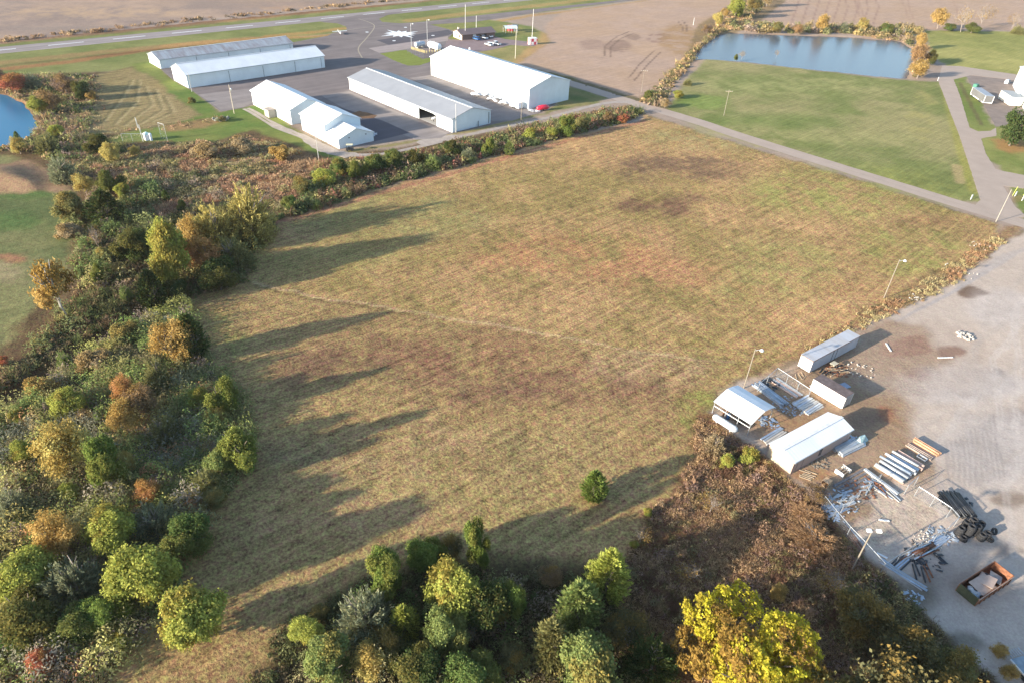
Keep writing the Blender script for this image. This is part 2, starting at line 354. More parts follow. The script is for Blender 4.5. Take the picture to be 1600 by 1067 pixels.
# stubble field right of the airport
paint([(860, 66), (850, 42), (880, 20), (1010, 2), (1300, -46), (2200, -120), (2600, 60), (1470, 46), (1300, 50), (1130, 48), (1102, 88), (1082, 110), (1010, 158), (950, 145), (880, 116), (812, 100)], STUB, (.4, .35, .2), 1.5, c2=C(198, 166, 138))
ell(965, 72, 22, 10, C(160, 132, 116), .8, nz=(.35, .55)); ell(1030, 60, 20, 8, C(158, 126, 110), .8, nz=(.35, .55)); ell(990, 58, 14, 5, C(150, 124, 108), .6); ell(1062, 62, 32, 24, C(178, 142, 98), .75, nz=(.25, .6)); ell(925, 70, 20, 8, C(176, 146, 128), .6)
for l_ in ([(945, 88), (946, 72), (960, 60), (982, 50)], [(955, 89), (955, 74), (968, 62), (990, 52)], [(983, 122), (1000, 100), (1022, 80)], [(992, 126), (1010, 104), (1032, 82)], [(1060, 34), (1066, 42), (1066, 50)], [(1067, 33), (1074, 42), (1072, 50)]): stripe(l_, .7, C(128, 104, 90), .8, .5)
for x0 in range(1235, 1370, 16): stripe([(x0, 42), (x0 + 10, 12), (x0 + (20 if x0 < 1300 else -2), -20)], 1.0, C(172, 138, 122), .75, .8)
for x0 in (1345, 1351, 1420, 1427, 1500): stripe([(x0, 30), (x0 - 8, 8), (x0 - 12, -20)], 1.0, C(180, 144, 124), .6, .8)
paint([(1090, 40), (1200, -30), (1280, -40), (1180, 40), (1120, 62), (1080, 100), (1010, 165), (990, 160), (1060, 110)], C(140, 118, 84), (1.2, 0, 0), 1.5, .85, c2=C(160, 134, 92))
# road verge behind the white hangar
stripe([(800, 103), (880, 121), (950, 143), (1010, 160), (1100, 187)], 4.0, C(112, 104, 68), .85, 1.5, .8, (1.1, 0, 0))
# meadow and lawns on the right
paint([(1100, 92), (1160, 98), (1256, 108), (1350, 120), (1415, 126), (1468, 128), (1500, 215), (1536, 318), (1490, 312), (1300, 256), (1150, 210), (1040, 172), (1055, 150), (1082, 115)], C(140, 146, 84), (.7, .5, 0), 1.2, c2=C(170, 160, 108))
ell(1250, 135, 150, 14, C(178, 176, 112), .7, nz=(.3, .7)); ell(1200, 190, 120, 12, C(126, 142, 74), .6); ell(1320, 215, 110, 10, C(176, 170, 110), .55, nz=(.3, .6)); ell(1100, 160, 40, 10, C(130, 158, 70), .6)
ell(1440, 180, 22, 40, C(180, 168, 100), .5, nz=(.3, .7)); stripe([(1476, 140), (1500, 230), (1522, 300)], 3.0, C(176, 168, 84), .7, 2); stripe([(1495, 260), (1500, 285)], 3, C(206, 178, 128), .7, 1.5)
stripe([(1040, 176), (1150, 214), (1300, 260), (1400, 290), (1500, 318)], 3.0, C(104, 124, 62), .8, 1.2)
paint([(1446, 48), (1700, 52), (1900, 80), (1900, 170), (1600, 118), (1480, 104), (1452, 85)], C(160, 160, 88), (.45, .5, 0), 1.5, c2=C(182, 174, 104))
paint([(1480, 122), (1508, 118), (1550, 195), (1620, 190), (1900, 300), (1900, 470), (1600, 345), (1560, 260), (1520, 240)], C(128, 142, 72), (.6, 0, 0), 1, c2=C(156, 156, 90))
ell(1585, 226, 30, 14, C(186, 140, 90), .85); stripe([(1500, 130), (1520, 170), (1534, 196)], 1.6, C(120, 104, 74), .7, .8); ell(1590, 312, 12, 8, C(160, 128, 90), .5)
# the big mown field
FIELD = [(395, 385), (430, 355), (470, 335), (600, 295), (760, 250), (880, 215), (1000, 190), (1012, 180), (1150, 224), (1400, 300), (1530, 340), (1560, 350), (1556, 375), (1450, 442), (1380, 478), (1300, 530), (1250, 562), (1180, 590), (1120, 605), (1088, 650), (1080, 720), (1000, 830), (960, 872), (850, 872), (750, 855), (640, 870), (570, 915), (450, 980), (400, 1020), (330, 1100), (150, 1130), (200, 1010), (270, 930), (290, 870), (310, 800), (370, 750), (400, 700), (390, 640), (350, 590), (300, 520), (280, 470), (385, 440)]
paint([(x, y) for x, y in FIELD[:-12]] + [(450, 1250), (100, 1300)] + FIELD[-12:], C(176, 150, 96), (1.35, .75, 0), 1.0, c2=C(200, 160, 112))
LOW = [(280, 470), (400, 446), (520, 468), (700, 497), (860, 525), (1000, 552), (1150, 568), (1120, 605), (1088, 650), (1080, 720), (1000, 830), (850, 872), (570, 915), (330, 1100), (200, 1100), (270, 930), (400, 700)]
paint(LOW, C(184, 152, 104), (1.4, .3, .8), 4.0, c2=C(172, 148, 98))
for x_, y_2, a_, b_, c_, o_ in ((620, 340, 160, 40, C(160, 152, 96), .7), (1330, 300, 170, 40, C(162, 162, 88), .75), (1420, 390, 90, 40, C(158, 158, 86), .7), (1130, 215, 120, 20, C(178, 168, 112), .7), (1200, 420, 120, 50, C(162, 156, 92), .6),
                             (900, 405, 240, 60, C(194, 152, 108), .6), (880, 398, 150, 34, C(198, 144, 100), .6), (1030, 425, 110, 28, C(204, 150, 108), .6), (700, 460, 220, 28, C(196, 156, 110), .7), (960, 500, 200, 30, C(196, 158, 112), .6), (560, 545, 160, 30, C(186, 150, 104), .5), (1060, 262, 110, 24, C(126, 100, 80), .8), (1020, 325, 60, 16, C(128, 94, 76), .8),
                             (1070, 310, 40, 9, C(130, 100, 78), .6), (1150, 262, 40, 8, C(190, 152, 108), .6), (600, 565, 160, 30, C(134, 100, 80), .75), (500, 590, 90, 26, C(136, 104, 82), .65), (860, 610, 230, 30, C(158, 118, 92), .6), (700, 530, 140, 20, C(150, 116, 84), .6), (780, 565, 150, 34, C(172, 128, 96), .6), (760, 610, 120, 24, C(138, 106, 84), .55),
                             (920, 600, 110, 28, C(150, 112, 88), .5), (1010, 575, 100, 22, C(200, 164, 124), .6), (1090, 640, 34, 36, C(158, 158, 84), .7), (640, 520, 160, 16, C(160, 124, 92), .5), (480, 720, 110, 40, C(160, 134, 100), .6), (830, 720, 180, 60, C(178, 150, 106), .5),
                             (560, 810, 160, 40, C(178, 142, 106), .6), (640, 700, 120, 50, C(184, 148, 110), .5), (330, 520, 60, 40, C(152, 146, 84), .6), (520, 400, 120, 20, C(150, 146, 86), .5), (950, 800, 110, 24, C(186, 148, 106), .6), (1440, 350, 60, 14, C(150, 116, 80), .55), (1300, 450, 50, 16, C(186, 146, 100), .5), (1500, 372, 40, 8, C(144, 112, 80), .5)):
    ell(x_, y_2, a_, b_, c_, o_, nz=(.30, .62)); 
stripe([(395, 442), (450, 455), (520, 468), (700, 497), (860, 525), (1000, 552), (1150, 568)], .7, C(214, 180, 136), .8, .5, .5)
stripe([(400, 446), (450, 460), (520, 473), (640, 492)], .8, C(120, 104, 70), .6, .5, .5); stripe([(1080, 556), (1160, 572)], 1.6, C(146, 132, 84), .5, .8, .6)
for d_ in (0, 8, 16): stripe([(1600, 345 + d_), (1540, 385 + d_), (1450, 432 + d_), (1380, 472 + d_), (1290, 528 + d_), (1150, 600 + d_)], 1.0, C(186, 150, 106) if d_ % 16 else C(136, 116, 78), .6, .8, .6)
stripe([(420, 352), (600, 300), (760, 256), (880, 222), (1005, 190)], 2.2, C(196, 140, 108), .8, 1.0, .7)
# scrub at the bottom
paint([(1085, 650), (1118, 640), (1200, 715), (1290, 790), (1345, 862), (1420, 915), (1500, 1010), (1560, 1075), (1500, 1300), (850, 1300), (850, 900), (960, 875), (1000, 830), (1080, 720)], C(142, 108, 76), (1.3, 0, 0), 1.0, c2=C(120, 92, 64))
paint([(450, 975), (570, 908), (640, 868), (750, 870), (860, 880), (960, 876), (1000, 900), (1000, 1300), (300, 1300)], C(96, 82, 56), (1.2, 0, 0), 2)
# gravel yard
YARD = [(2400, 300), (1640, 362), (1598, 366), (1572, 374), (1545, 402), (1500, 438), (1450, 462), (1395, 490), (1345, 516), (1300, 545), (1245, 575), (1180, 592), (1125, 612), (1112, 645), (1150, 680), (1200, 715), (1235, 745), (1280, 780), (1320, 825), (1350, 868), (1400, 905), (1440, 960), (1500, 1010), (1550, 1062), (1600, 1120), (1700, 1400), (3200, 1400)]
paint([(1600, 352), (1570, 352), (1540, 380), (1450, 440), (1380, 472), (1290, 528), (1240, 562), (1345, 520), (1450, 470), (1545, 408), (1575, 378)], C(182, 146, 104), (1.3, 0, 0), 1.5, .9, c2=C(160, 124, 86))
paint(YARD, C(226, 206, 188), (.40, 0, 0), .7, 1, .8, c2=C(212, 192, 174))
paint([(1380, 500), (1440, 510), (1480, 560), (1430, 620), (1420, 680), (1470, 740), (1440, 770), (1400, 740), (1330, 830), (1290, 790), (1240, 745), (1180, 690), (1115, 640), (1190, 595), (1250, 575), (1345, 520)], C(190, 158, 128), (.7, 0, 0), 2, .9, c2=C(170, 138, 106))
paint([(1330, 790), (1420, 755), (1486, 795), (1380, 866), (1345, 846)], C(222, 198, 174), (.9, 0, 0), 1.2, .95)
for x_, y_2, a_, b_, c_, o_ in ((1516, 458, 26, 8, C(132, 108, 90), .95), (1425, 540, 32, 16, C(146, 98, 74), 1), (1484, 549, 24, 10, C(134, 92, 74), 1), (1436, 585, 25, 9, C(152, 104, 78), 1), (1395, 545, 22, 12, C(164, 120, 94), .9), (1562, 585, 12, 7, C(120, 100, 86), .9), (1510, 615, 10, 4, C(168, 136, 112), .7),
                             (1385, 648, 20, 14, C(168, 120, 92), .9), (1350, 655, 30, 14, C(150, 124, 106), .6), (1600, 650, 40, 10, C(150, 130, 116), .6), (1470, 910, 60, 26, C(120, 110, 104), .5), (1580, 780, 30, 12, C(150, 128, 108), .7), (1570, 860, 30, 8, C(150, 134, 122), .6), (1500, 600, 100, 30, C(206, 196, 190), .6), (1560, 480, 50, 30, C(216, 202, 192), .6),
                             (1390, 600, 40, 10, C(186, 168, 150), .6), (1230, 660, 50, 14, C(184, 142, 100), .7), (1270, 745, 30, 10, C(196, 150, 106), .8), (1340, 800, 30, 14, C(160, 122, 84), .6), (1440, 560, 120, 60, C(200, 176, 156), .4), (1560, 700, 80, 60, C(198, 190, 186), .5), (1500, 1010, 30, 20, C(110, 104, 84), .6), (1420, 925, 40, 20, C(120, 108, 84), .8)):
    ell(x_, y_2, a_, b_, c_, o_, soft=.7 if a_ < 40 else 2.5, warp=1.0)
for k_ in range(14):
    x_ = 1475 + k_ * 6; stripe([(x_, 700 - k_ * 4), (x_ + 3, 730 - k_ * 3), (x_ + 16, 770 - k_ * 2)], .35, C(176, 164, 156), .5, .3)
for x_, y_2, q_ in ((1600, 430, .8), (1570, 500, .7), (1600, 560, .75), (1480, 640, .6), (1590, 700, .7)):
    for o_ in (0, 7):
        stripe([(x_ + o_, y_2), (x_ - 50 + o_, y_2 + 40), (x_ - 80 + o_, y_2 + 110), (x_ - 70 + o_, y_2 + 190)], .45, C(204, 188, 174), q_ * .6, .5, .4)
        stripe([(x_ + 40 + o_, y_2 - 20), (x_ - 20 + o_, y_2 + 60), (x_ - 10 + o_, y_2 + 170)], .45, C(228, 214, 202), q_ * .6, .5, .4)
for k_ in range(7): stripe([(1400 + k_ * 9, 503 - k_ * 5), (1480 + k_ * 9, 462 - k_ * 5), (1560 + k_ * 9, 400 - k_ * 3)], .5, C(196, 184, 176), .5, .4)
# airport asphalt lies on this sheet; the mix of shallow dips keeps water and creek below grade
gz = np.zeros(len(fx))
POND = [(1084, 92), (1098, 74), (1122, 54), (1140, 51), (1240, 55), (1330, 58), (1405, 64), (1428, 78), (1424, 100), (1414, 122), (1350, 116), (1256, 106), (1160, 95), (1100, 91)]
POND2 = [(-260, 152), (-60, 140), (10, 148), (30, 158), (46, 176), (57, 196), (48, 208), (20, 222), (-20, 230), (-280, 250)]
for P_ in (POND, POND2):
    k = sstep(-3.0, 2.5, sdist(fx + (wx - fx) * .6, fy + (wy - fy) * .6, GP(P_))); gz -= 1.3 * k
    gcol[:] = gcol * (1 - .9 * sstep(.1, .6, k)[:, None] * 1) + C(150, 120, 92) * (.9 * sstep(.1, .6, k)[:, None])
CREEK = [(240, 470), (200, 500), (150, 530), (100, 560), (60, 590), (0, 625), (-60, 670)]
d_ = pdist(fx + (wx - fx) * .5, fy + (wy - fy) * .5, GP(CREEK)); gz -= 1.6 * (1 - sstep(.8, 3.6, d_))
# spoil heap
d_ = sdist(fx, fy, GP([(-60, 262), (30, 258), (50, 262), (80, 285), (60, 300), (0, 300), (-60, 300)])); gz += 2.0 * sstep(-2.0, 9, d_)
gz += np.where(gtex[:, 0] > .9, (vnoise(fx, fy, 3.0, 21, 2) - .5) * .25, 0) * (gz == 0)

# brightness drift so that no area is uniform
gcol *= (1 + .16 * (N1 - .5) + .16 * (N2 - .5) + .14 * (N3 - .5))[:, None]
verts = np.stack([fx, fy, gz], 1)
ii = (np.arange(NR - 1)[:, None] * NC + np.arange(NC - 1)[None, :]).ravel()
quads = np.stack([ii, ii + 1, ii + NC + 1, ii + NC], 1)
qx = fx[quads].mean(1); qy = fy[quads].mean(1)
zone = np.zeros(len(quads), int)
zones = [('mown_field', FIELD), ('gravel_yard', YARD), ('meadow', [(1100, 92), (1256, 108), (1415, 126), (1468, 128), (1500, 215), (1536, 318), (1300, 256), (1040, 172), (1055, 150)]),
         ('stubble_field', [(860, 66), (850, 42), (880, 20), (1010, 2), (1300, -46), (1130, 48), (1082, 110), (1010, 158), (950, 145), (880, 116), (812, 100)]),
         ('crop_field', [(-500, 112), (0, 66), (400, 22), (650, -2), (900, -30), (900, -150), (-900, -150)]),
         ('pasture', [(-300, 235), (20, 245), (60, 262), (110, 300), (120, 340), (115, 380), (105, 430), (70, 470), (0, 540), (-300, 700)])]
for k_, (nm, P_) in enumerate(zones): zone[sdist(qx, qy, GP(P_)) > 0] = k_ + 1
for k_, nm in enumerate(['ground'] + [z[0] for z in zones]):
    q = quads[zone == k_]
    if not len(q): continue
    used = np.unique(q); remap = np.zeros(len(fx), np.int64); remap[used] = np.arange(len(used))
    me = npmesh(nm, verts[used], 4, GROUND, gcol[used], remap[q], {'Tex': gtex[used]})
    tag(link(nm, me), kind='structure')

# ------------------------------------------------------------------ pavements, laid as sheets above the ground
def ragged(pts, amp, step=1.5, seed=0):
    out = []; r = random.Random(seed)
    for i in range(len(pts)):
        a, b = Vector(pts[i]), Vector(pts[(i + 1) % len(pts)]); n = max(1, min(160, int((b - a).length / step)))
        for k in range(n):
            p = a.lerp(b, k / n); out.append((p.x + r.uniform(-amp, amp), p.y + r.uniform(-amp, amp)))
    return out
def sheet(name, pts, mat, z, amp=0.0, step=1.5, kind='structure'):
    if amp: pts = ragged(pts, amp, step, hash(name) % 97 if False else len(name))
    me = bpy.data.meshes.new(name); n = len(pts)
    me.from_pydata([(p[0], p[1], z) for p in pts] + [(p[0], p[1], z - .5) for p in pts], [], [tuple(range(n))] + [(i, n + i, n + (i + 1) % n, (i + 1) % n) for i in range(n)])
    me.materials.append(mat); o = link(name, me); o['kind'] = kind; return o
def ribbon(name, px, w, mat, z, amp=.0, closed=False):
    P = [Vector(G(*p)) if not isinstance(p, Vector) else p for p in px]; Q = []
    for i in range(len(P) - 1):     # smooth a little
        n = max(2, int((P[i + 1] - P[i]).length / 3))
        p0 = P[max(i - 1, 0)]; p3 = P[min(i + 2, len(P) - 1)]
        for k in range(n):
            t = k / n; a, b, c, d = p0, P[i], P[i + 1], p3
            Q.append(.5 * ((2 * b) + (c - a) * t + (2 * a - 5 * b + 4 * c - d) * t * t + (3 * b - a - 3 * c + d) * t ** 3))
    Q.append(P[-1]); L, R = [], []; r = random.Random(len(px))
    ws = w if isinstance(w, (list, tuple)) else [w, w]
    for i, q in enumerate(Q):
        d = (Q[min(i + 1, len(Q) - 1)] - Q[max(i - 1, 0)]).normalized(); nn = Vector((-d.y, d.x)); t = i / (len(Q) - 1)
        ww = ws[0] + (ws[1] - ws[0]) * t
        L.append(q + nn * (ww / 2 + r.uniform(-amp, amp))); R.append(q - nn * (ww / 2 + r.uniform(-amp, amp)))
    me = bpy.data.meshes.new(name); n = len(Q)
    me.from_pydata([(p.x, p.y, z) for p in L] + [(p.x, p.y, z) for p in R] , [], [(i, n + i, n + i + 1, i + 1) for i in range(n - 1)])
    me.materials.append(mat); o = link(name, me); o['kind'] = 'structure'; return o
ASPH = pavement('old_asphalt', lin(152, 140, 136, .56), .14, .10, .12, 4, streak=.12)
ASPHD = pavement('dark_asphalt', lin(124, 118, 124, .46), .08, .08, .2, 4, streak=.08)
RUNW = pavement('runway_asphalt', lin(180, 168, 164, .56), .08, .08, .15, 4, streak=.14)
CONC = pavement('pale_concrete', lin(204, 188, 182, .48), .08, .06, .3, 5, streak=.05)
CONC2 = pavement('worn_apron', lin(178, 166, 160, .52), .10, .08, .25, 4, streak=.12)
LOT = pavement('lot_gravel', lin(178, 156, 154, .50), .10, .10, .3, 5)
ROADM = pavement('road_chipseal', lin(204, 184, 168, .60), .07, .07, .2, 5)
LANE = pavement('lane_gravel', lin(214, 198, 184, .52), .14, .14, .5, 4)
PAINTW = plain('white_road_paint', (.72, .74, .74), .7, var=.15)
PAINTY = plain('yellow_road_paint', lin(200, 184, 160, .5), .7, var=.15)

apron = [(238, 97), (250, 90), (452, 68), (512, 56.5), (521, 52), (542, 47), (541, 42), (527, 37), (500, 35), (560, 24), (640, 18), (606, 24), (592, 30), (597, 35), (625, 37), (662, 34.5), (700, 30), (880, 10), (1000, -2.5), (1010, -1), (880, 14), (740, 35), (672, 39), (700, 46), (712, 50), (700, 60), (690, 84), (684, 92), (705, 100), (760, 118), (830, 140), (870, 158), (868, 163), (845, 177), (790, 190), (766, 196), (706, 209.5), (660, 215), (620, 221), (584, 225), (572, 232), (540, 228), (470, 190), (430, 176), (402, 162), (380, 169), (345, 175), (300, 142), (272, 127)]
sheet('apron', GP(apron), ASPH, .03)
sheet('apron_patch', GP([(588, 63.5), (640, 56), (700, 47), (708, 52), (700, 56), (650, 65), (608, 71)]), ASPHD, .036)
sheet('apron_panel', GP([(502, 150), (545, 143), (700, 209), (690, 216), (650, 219), (560, 183)]), CONC2, .033)
sheet('apron_panel', GP([(640, 122), (676, 118), (845, 176), (800, 189), (770, 190), (700, 150)]), CONC2, .0335)
sheet('apron_panel', GP([(345, 172), (310, 148), (400, 138), (398, 160), (380, 168)]), CONC2, .0325)
sheet('apron_overlay', GP([(575, 205), (560, 190), (520, 172), (530, 168), (600, 190), (640, 208), (600, 218), (584, 222)]), ASPHD, .034)
sheet('concrete_pad', GP([(576, 76), (608, 71), (650, 65), (700, 57), (700, 64), (660, 72), (625, 79), (592, 83)]), CONC, .038)
sheet('parking_lot', GP([(690, 84), (700, 62), (720, 63), (750, 61), (775, 58), (790, 62), (830, 66), (842, 68), (834, 73), (798, 71), (770, 78), (735, 84), (705, 94)]), LOT, .042, .2)
paintgrass = sheet('lawn', GP([(594, 84.5), (625, 79.5), (634, 79), (660, 93), (676, 90), (690, 86), (688, 92), (655, 103), (637, 103), (618, 96)]), GROUND, .045, .2)
me_ = paintgrass.data
for nm_, c_ in (('Col', C(142, 152, 76)), ('Tex', np.array([.5, .3, 0]))):
    a_ = me_.attributes.new(nm_, 'FLOAT_COLOR', 'POINT'); a_.data.foreach_set('color', np.tile(np.append(c_, 1), len(me_.vertices)).astype(np.float32))
# runway with its centre dashes
rw0, rw1 = Vector(G(-420, 114.5)), Vector(G(700, 7)); rdir = (rw1 - rw0).normalized(); rn = Vector((rdir.y, -rdir.x))
r0 = rw0 - rdir * 250; r1 = rw1 + rdir * 900
sheet('runway', [(r0.x, r0.y), (r1.x, r1.y), ((r1 + rn * 12.8).x, (r1 + rn * 12.8).y), ((r0 + rn * 12.8).x, (r0 + rn * 12.8).y)], RUNW, .02)
dash = MB(); d0 = (Vector(G(0, 80)) - r0).dot(rdir)
for k in range(-6, 22):
    p = r0 + rdir * (d0 + 18 + 26.0 * k) + rn * 6.0
    q = p + rdir * 14
    dash.add([(*(p - rn * .35), .026), (*(q - rn * .35), .026), (*(q + rn * .35), .026), (*(p + rn * .35), .026)], [(0, 1, 2, 3)])
tag(dash.obj('runway_marking', PAINTW), kind='structure')
tag(ribbon('taxiway_line', [(468, 58), (505, 55), (541, 48), (585, 42), (620, 39), (700, 32)], .45, PAINTY, .034), kind='structure')
ribbon('taxiway_line', [(566, 91), (560, 80), (562, 72), (572, 61), (585, 43), (578, 36), (560, 30)], .6, PAINTY, .035)
# painted compass rose
star = MB(); c0 = Vector(G(625, 53.5)); R_ = 11.5
for k in range(12):
    a = math.radians(44.5 + 30 * k); R2 = R_ * (1 if k % 3 == 0 else .72); b1_, b2_ = a - .26, a + .26
    star.add([(c0.x + .42 * R_ * math.cos(b1_), c0.y + .42 * R_ * math.sin(b1_), .044), (c0.x + R2 * math.cos(a), c0.y + R2 * math.sin(a), .044), (c0.x + .42 * R_ * math.cos(b2_), c0.y + .42 * R_ * math.sin(b2_), .044), (c0.x, c0.y, .044)], [(3, 0, 1, 2)])
for k in range(4):
    a = math.radians(44.5 + 45 + 90 * k); p = c0 + Vector((math.cos(a), math.sin(a))) * (R_ * 1.45)
    star.add([(p.x + .9 * math.cos(t), p.y + .9 * math.sin(t), .044) for t in np.linspace(0, 2 * math.pi, 9)[:-1]], [tuple(range(8))])
tag(star.obj('compass_rose_marking', PAINTW), kind='structure')
# roads
ribbon('road', [(690, 78), (760, 97), (820, 111.5), (880, 127), (960, 152), (1010, 167), (1091, 191), (1155, 212.5), (1300, 258), (1400, 289), (1500, 320), (1600, 350), (1720, 386), (1900, 440), (2300, 560)], 6.4, ROADM, .02, .12)
ribbon('road_line', [(1300, 258), (1400, 289), (1500, 320), (1600, 350), (1720, 386), (1900, 440)], .18, PAINTY, .026)
sheet('side_road', GP([(1466, 127), (1472, 103), (1500, 104), (1580, 116), (1700, 134), (1700, 146), (1580, 125), (1518, 118), (1490, 125), (1500, 150), (1515, 200), (1528, 206), (1548, 205), (1556, 200), (1557, 213), (1543, 215), (1533, 217), (1540, 240), (1555, 264), (1568, 268), (1600, 274), (1720, 294), (1720, 320), (1600, 295), (1568, 291), (1585, 322), (1606, 340), (1580, 340), (1524, 321), (1532, 313), (1500, 215)]), ROADM, .024, .1)
sheet('parking_pad', GP([(1509, 118), (1580, 125.5), (1700, 140), (1700, 200), (1600, 192), (1556, 199), (1540, 170), (1524, 145)]), pavement('parking_pad_gravel', lin(176, 158, 146, .5), .16, .10, .3, 4), .022, .25)
for o_, pts_ in ((-.75, 1), (.75, 1)):
    ribbon('access_track', [Vector(G(*p)) + Vector((o_ * .7, o_ * .7)) for p in [(384, 170), (400, 178), (425, 194), (450, 205), (480, 217), (510, 234), (545, 243), (600, 240.5), (660, 229), (720, 214), (780, 200.5), (850, 186), (900, 172.5), (930, 165), (960, 160), (985, 160)]], [1.3, 2.4], LANE, .032 if o_ > 0 else .036, .28)
sheet('access_track', GP([(470, 212), (500, 222), (530, 236), (560, 240), (540, 247), (500, 238), (475, 222)]), LANE, .028, .35)
sheet('access_track', GP([(668, 216), (706, 211), (720, 212), (690, 224), (660, 228), (650, 222)]), LANE, .029, .35)
# water
WM2 = None
WM, wn_, wl_, wb_ = mat_new('pond_water'); pos_ = wn_.new('ShaderNodeNewGeometry').outputs['Position']
wb_.inputs['Base Color'].default_value = (.08, .10, .12, 1); wb_.inputs['Roughness'].default_value = .22; wb_.inputs['Specular IOR Level'].default_value = .16
bp_ = wn_.new('ShaderNodeBump'); bp_.inputs['Strength'].default_value = .25; bp_.inputs['Distance'].default_value = .04; wl_.new(noise(wn_, wl_, pos_, 1.1, 3), bp_.inputs['Height']); wl_.new(bp_.outputs[0], wb_.inputs['Normal'])
for P_ in (POND, POND2):
    c_ = sum((Vector(p) for p in GP(P_)), Vector((0, 0))) / len(P_)
    if P_ is POND2:
        WM2 = WM.copy(); WM2.name = 'sky_tinted_pond_water'; WM2.node_tree.nodes['Principled BSDF'].inputs['Base Color'].default_value = (.02, .13, .24, 1)  # blue of the reflected sky put into this pond's base colour
    sheet('pond', [tuple(c_ + (Vector(p) - c_) * 1.04) for p in GP(P_)], WM2 or WM, -.55)
# ------------------------------------------------------------------ vegetation
def unit(v): return v / (np.linalg.norm(v, axis=-1, keepdims=True) + 1e-9)
def leaf_cards(P, size, nrm, asp=1.5, rg=rng, jitter=.9):
    """one four-sided leaf clump per point: (N,3) centres, sizes (N,), rough normals"""
    n = len(P); nn = unit(nrm + rg.normal(0, jitter, (n, 3))); t = unit(np.cross(nn, rg.normal(0, 1, (n, 3)))); b = np.cross(nn, t)
    s = np.asarray(size).reshape(-1, 1); a = t * s * asp * .5; c = b * s * .5
    k = rg.uniform(-.35, .35, (n, 1))
    return np.stack([P - a, P + a * k - c, P + a, P - a * k + c + nn * s * .15], 1).reshape(-1, 3)
def blades(P, h, w, lean, rg=rng):
    """upright stems as narrow triangles"""
    n = len(P); a = rg.uniform(0, 2 * np.pi, n); d = np.stack([np.cos(a), np.sin(a), np.zeros(n)], 1)
    l = rg.normal(0, 1, (n, 3)) * [1, 1, 0] * lean; h = np.asarray(h).reshape(-1, 1); w = np.asarray(w).reshape(-1, 1)
    return np.stack([P - d * w, P + d * w, P + l * h + np.array([0, 0, 1.0]) * h], 1).reshape(-1, 3)

def crown_broad(seed, asp=1.0, ntuft=640, per=26, leaf=.054, lobes=20, base=.04, spread=.40, tuft=.085, accent=.25):
    rg = np.random.default_rng(seed); Hh = 2 * asp
    L = []; 
    for i in range(lobes):
        th = rg.uniform(0, 2 * np.pi); z = rg.uniform(-.95, .95); rr = np.sqrt(1 - z * z * .9) * rg.uniform(.35, 1.0) * (1.0 - .25 * max(z, 0))
        L.append((rr * np.cos(th), rr * np.sin(th), z * .74, rg.uniform(.16, .18 + spread * .6)))
    L.append((0, 0, -.1, .46)); L = np.array(L) * [rg.uniform(.8, 1.1), rg.uniform(.8, 1.1), 1, 1]
    w = L[:, 3] ** 2; k = rg.choice(len(L), ntuft * 3, p=w / w.sum()); dr = unit(rg.normal(0, 1, (ntuft * 3, 3)))
    T = L[k, :3] + dr * L[k, 3:4] * rg.uniform(.8, 1.08, (len(k), 1))
    inside = np.zeros(len(T), bool)
    for (x, y, z, r) in L: inside |= (((T - [x, y, z]) ** 2).sum(1) < (r * .78) ** 2)
    T = T[~inside][:ntuft]; dn = unit(T + 1e-6); k = k[~inside][:ntuft]
    bright = rg.uniform(.82, 1.18, len(T)); lobeacc = rg.uniform(0, 1, len(L))[k]
    P = np.repeat(T, per, 0) + rg.normal(0, tuft, (len(T) * per, 3)); N = np.repeat(dn, per, 0) + [0, 0, .4]
    P[:, 2] = (P[:, 2] + 1.0) * .5
    lo = P[:, 2].min(); P[:, 2] = base + (P[:, 2] - lo) / (P[:, 2].max() - lo) * (1 - base); P[:, 2] *= Hh
    mx = np.abs(P[:, :2]).max(); P[:, :2] /= mx * .93
    B = np.repeat(bright, per) * rg.uniform(.86, 1.14, len(P)); A = np.clip(np.repeat((lobeacc > .6) * accent * 1.6 + rg.uniform(0, accent, len(T)), per) + rg.normal(0, .08, len(P)), 0, 1)
    V = leaf_cards(P, rg.uniform(.6, 1.35, len(P)) * leaf, N, 1.4, rg)
    colr = np.stack([B, A, np.zeros(len(P))], 1); return V, np.repeat(colr, 4, 0)
def crown_cedar(seed, asp=1.2, n=7500, leaf=.06):
    rg = np.random.default_rng(seed); Hh = 2 * asp
    ns = 420; zt = rg.uniform(0, 1, ns) ** 1.15 * .97; th = rg.uniform(0, 2 * np.pi, ns)
    prof = np.interp(zt, [0, .12, .35, .6, .82, 1], [.62, .88, .95, .74, .42, .05]) * rg.uniform(.78, 1.12, ns)
    k = rg.integers(0, ns, n); t = rg.uniform(.35, 1.05, n); rr = prof[k] * t
    P = np.stack([rr * np.cos(th[k]), rr * np.sin(th[k]), (zt[k] * .96 + .02 + t * .07 - .04) * Hh], 1) + rg.normal(0, .032, (n, 3))
    d = unit(np.stack([np.cos(th[k]), np.sin(th[k]), np.full(n, .9)], 1) + rg.normal(0, .25, (n, 3)))
    s = rg.uniform(.7, 1.4, (n, 1)) * leaf; sd = unit(np.cross(d, rg.normal(0, 1, (n, 3)))) * s * .45
    V = np.stack([P - d * s, P + sd, P + d * s * 1.3, P - sd], 1).reshape(-1, 3)
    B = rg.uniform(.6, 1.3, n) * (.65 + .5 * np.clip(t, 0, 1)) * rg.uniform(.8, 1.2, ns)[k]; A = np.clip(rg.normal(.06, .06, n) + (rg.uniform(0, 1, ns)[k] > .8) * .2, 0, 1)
    return V, np.repeat(np.stack([B, A, B * 0], 1), 4, 0)
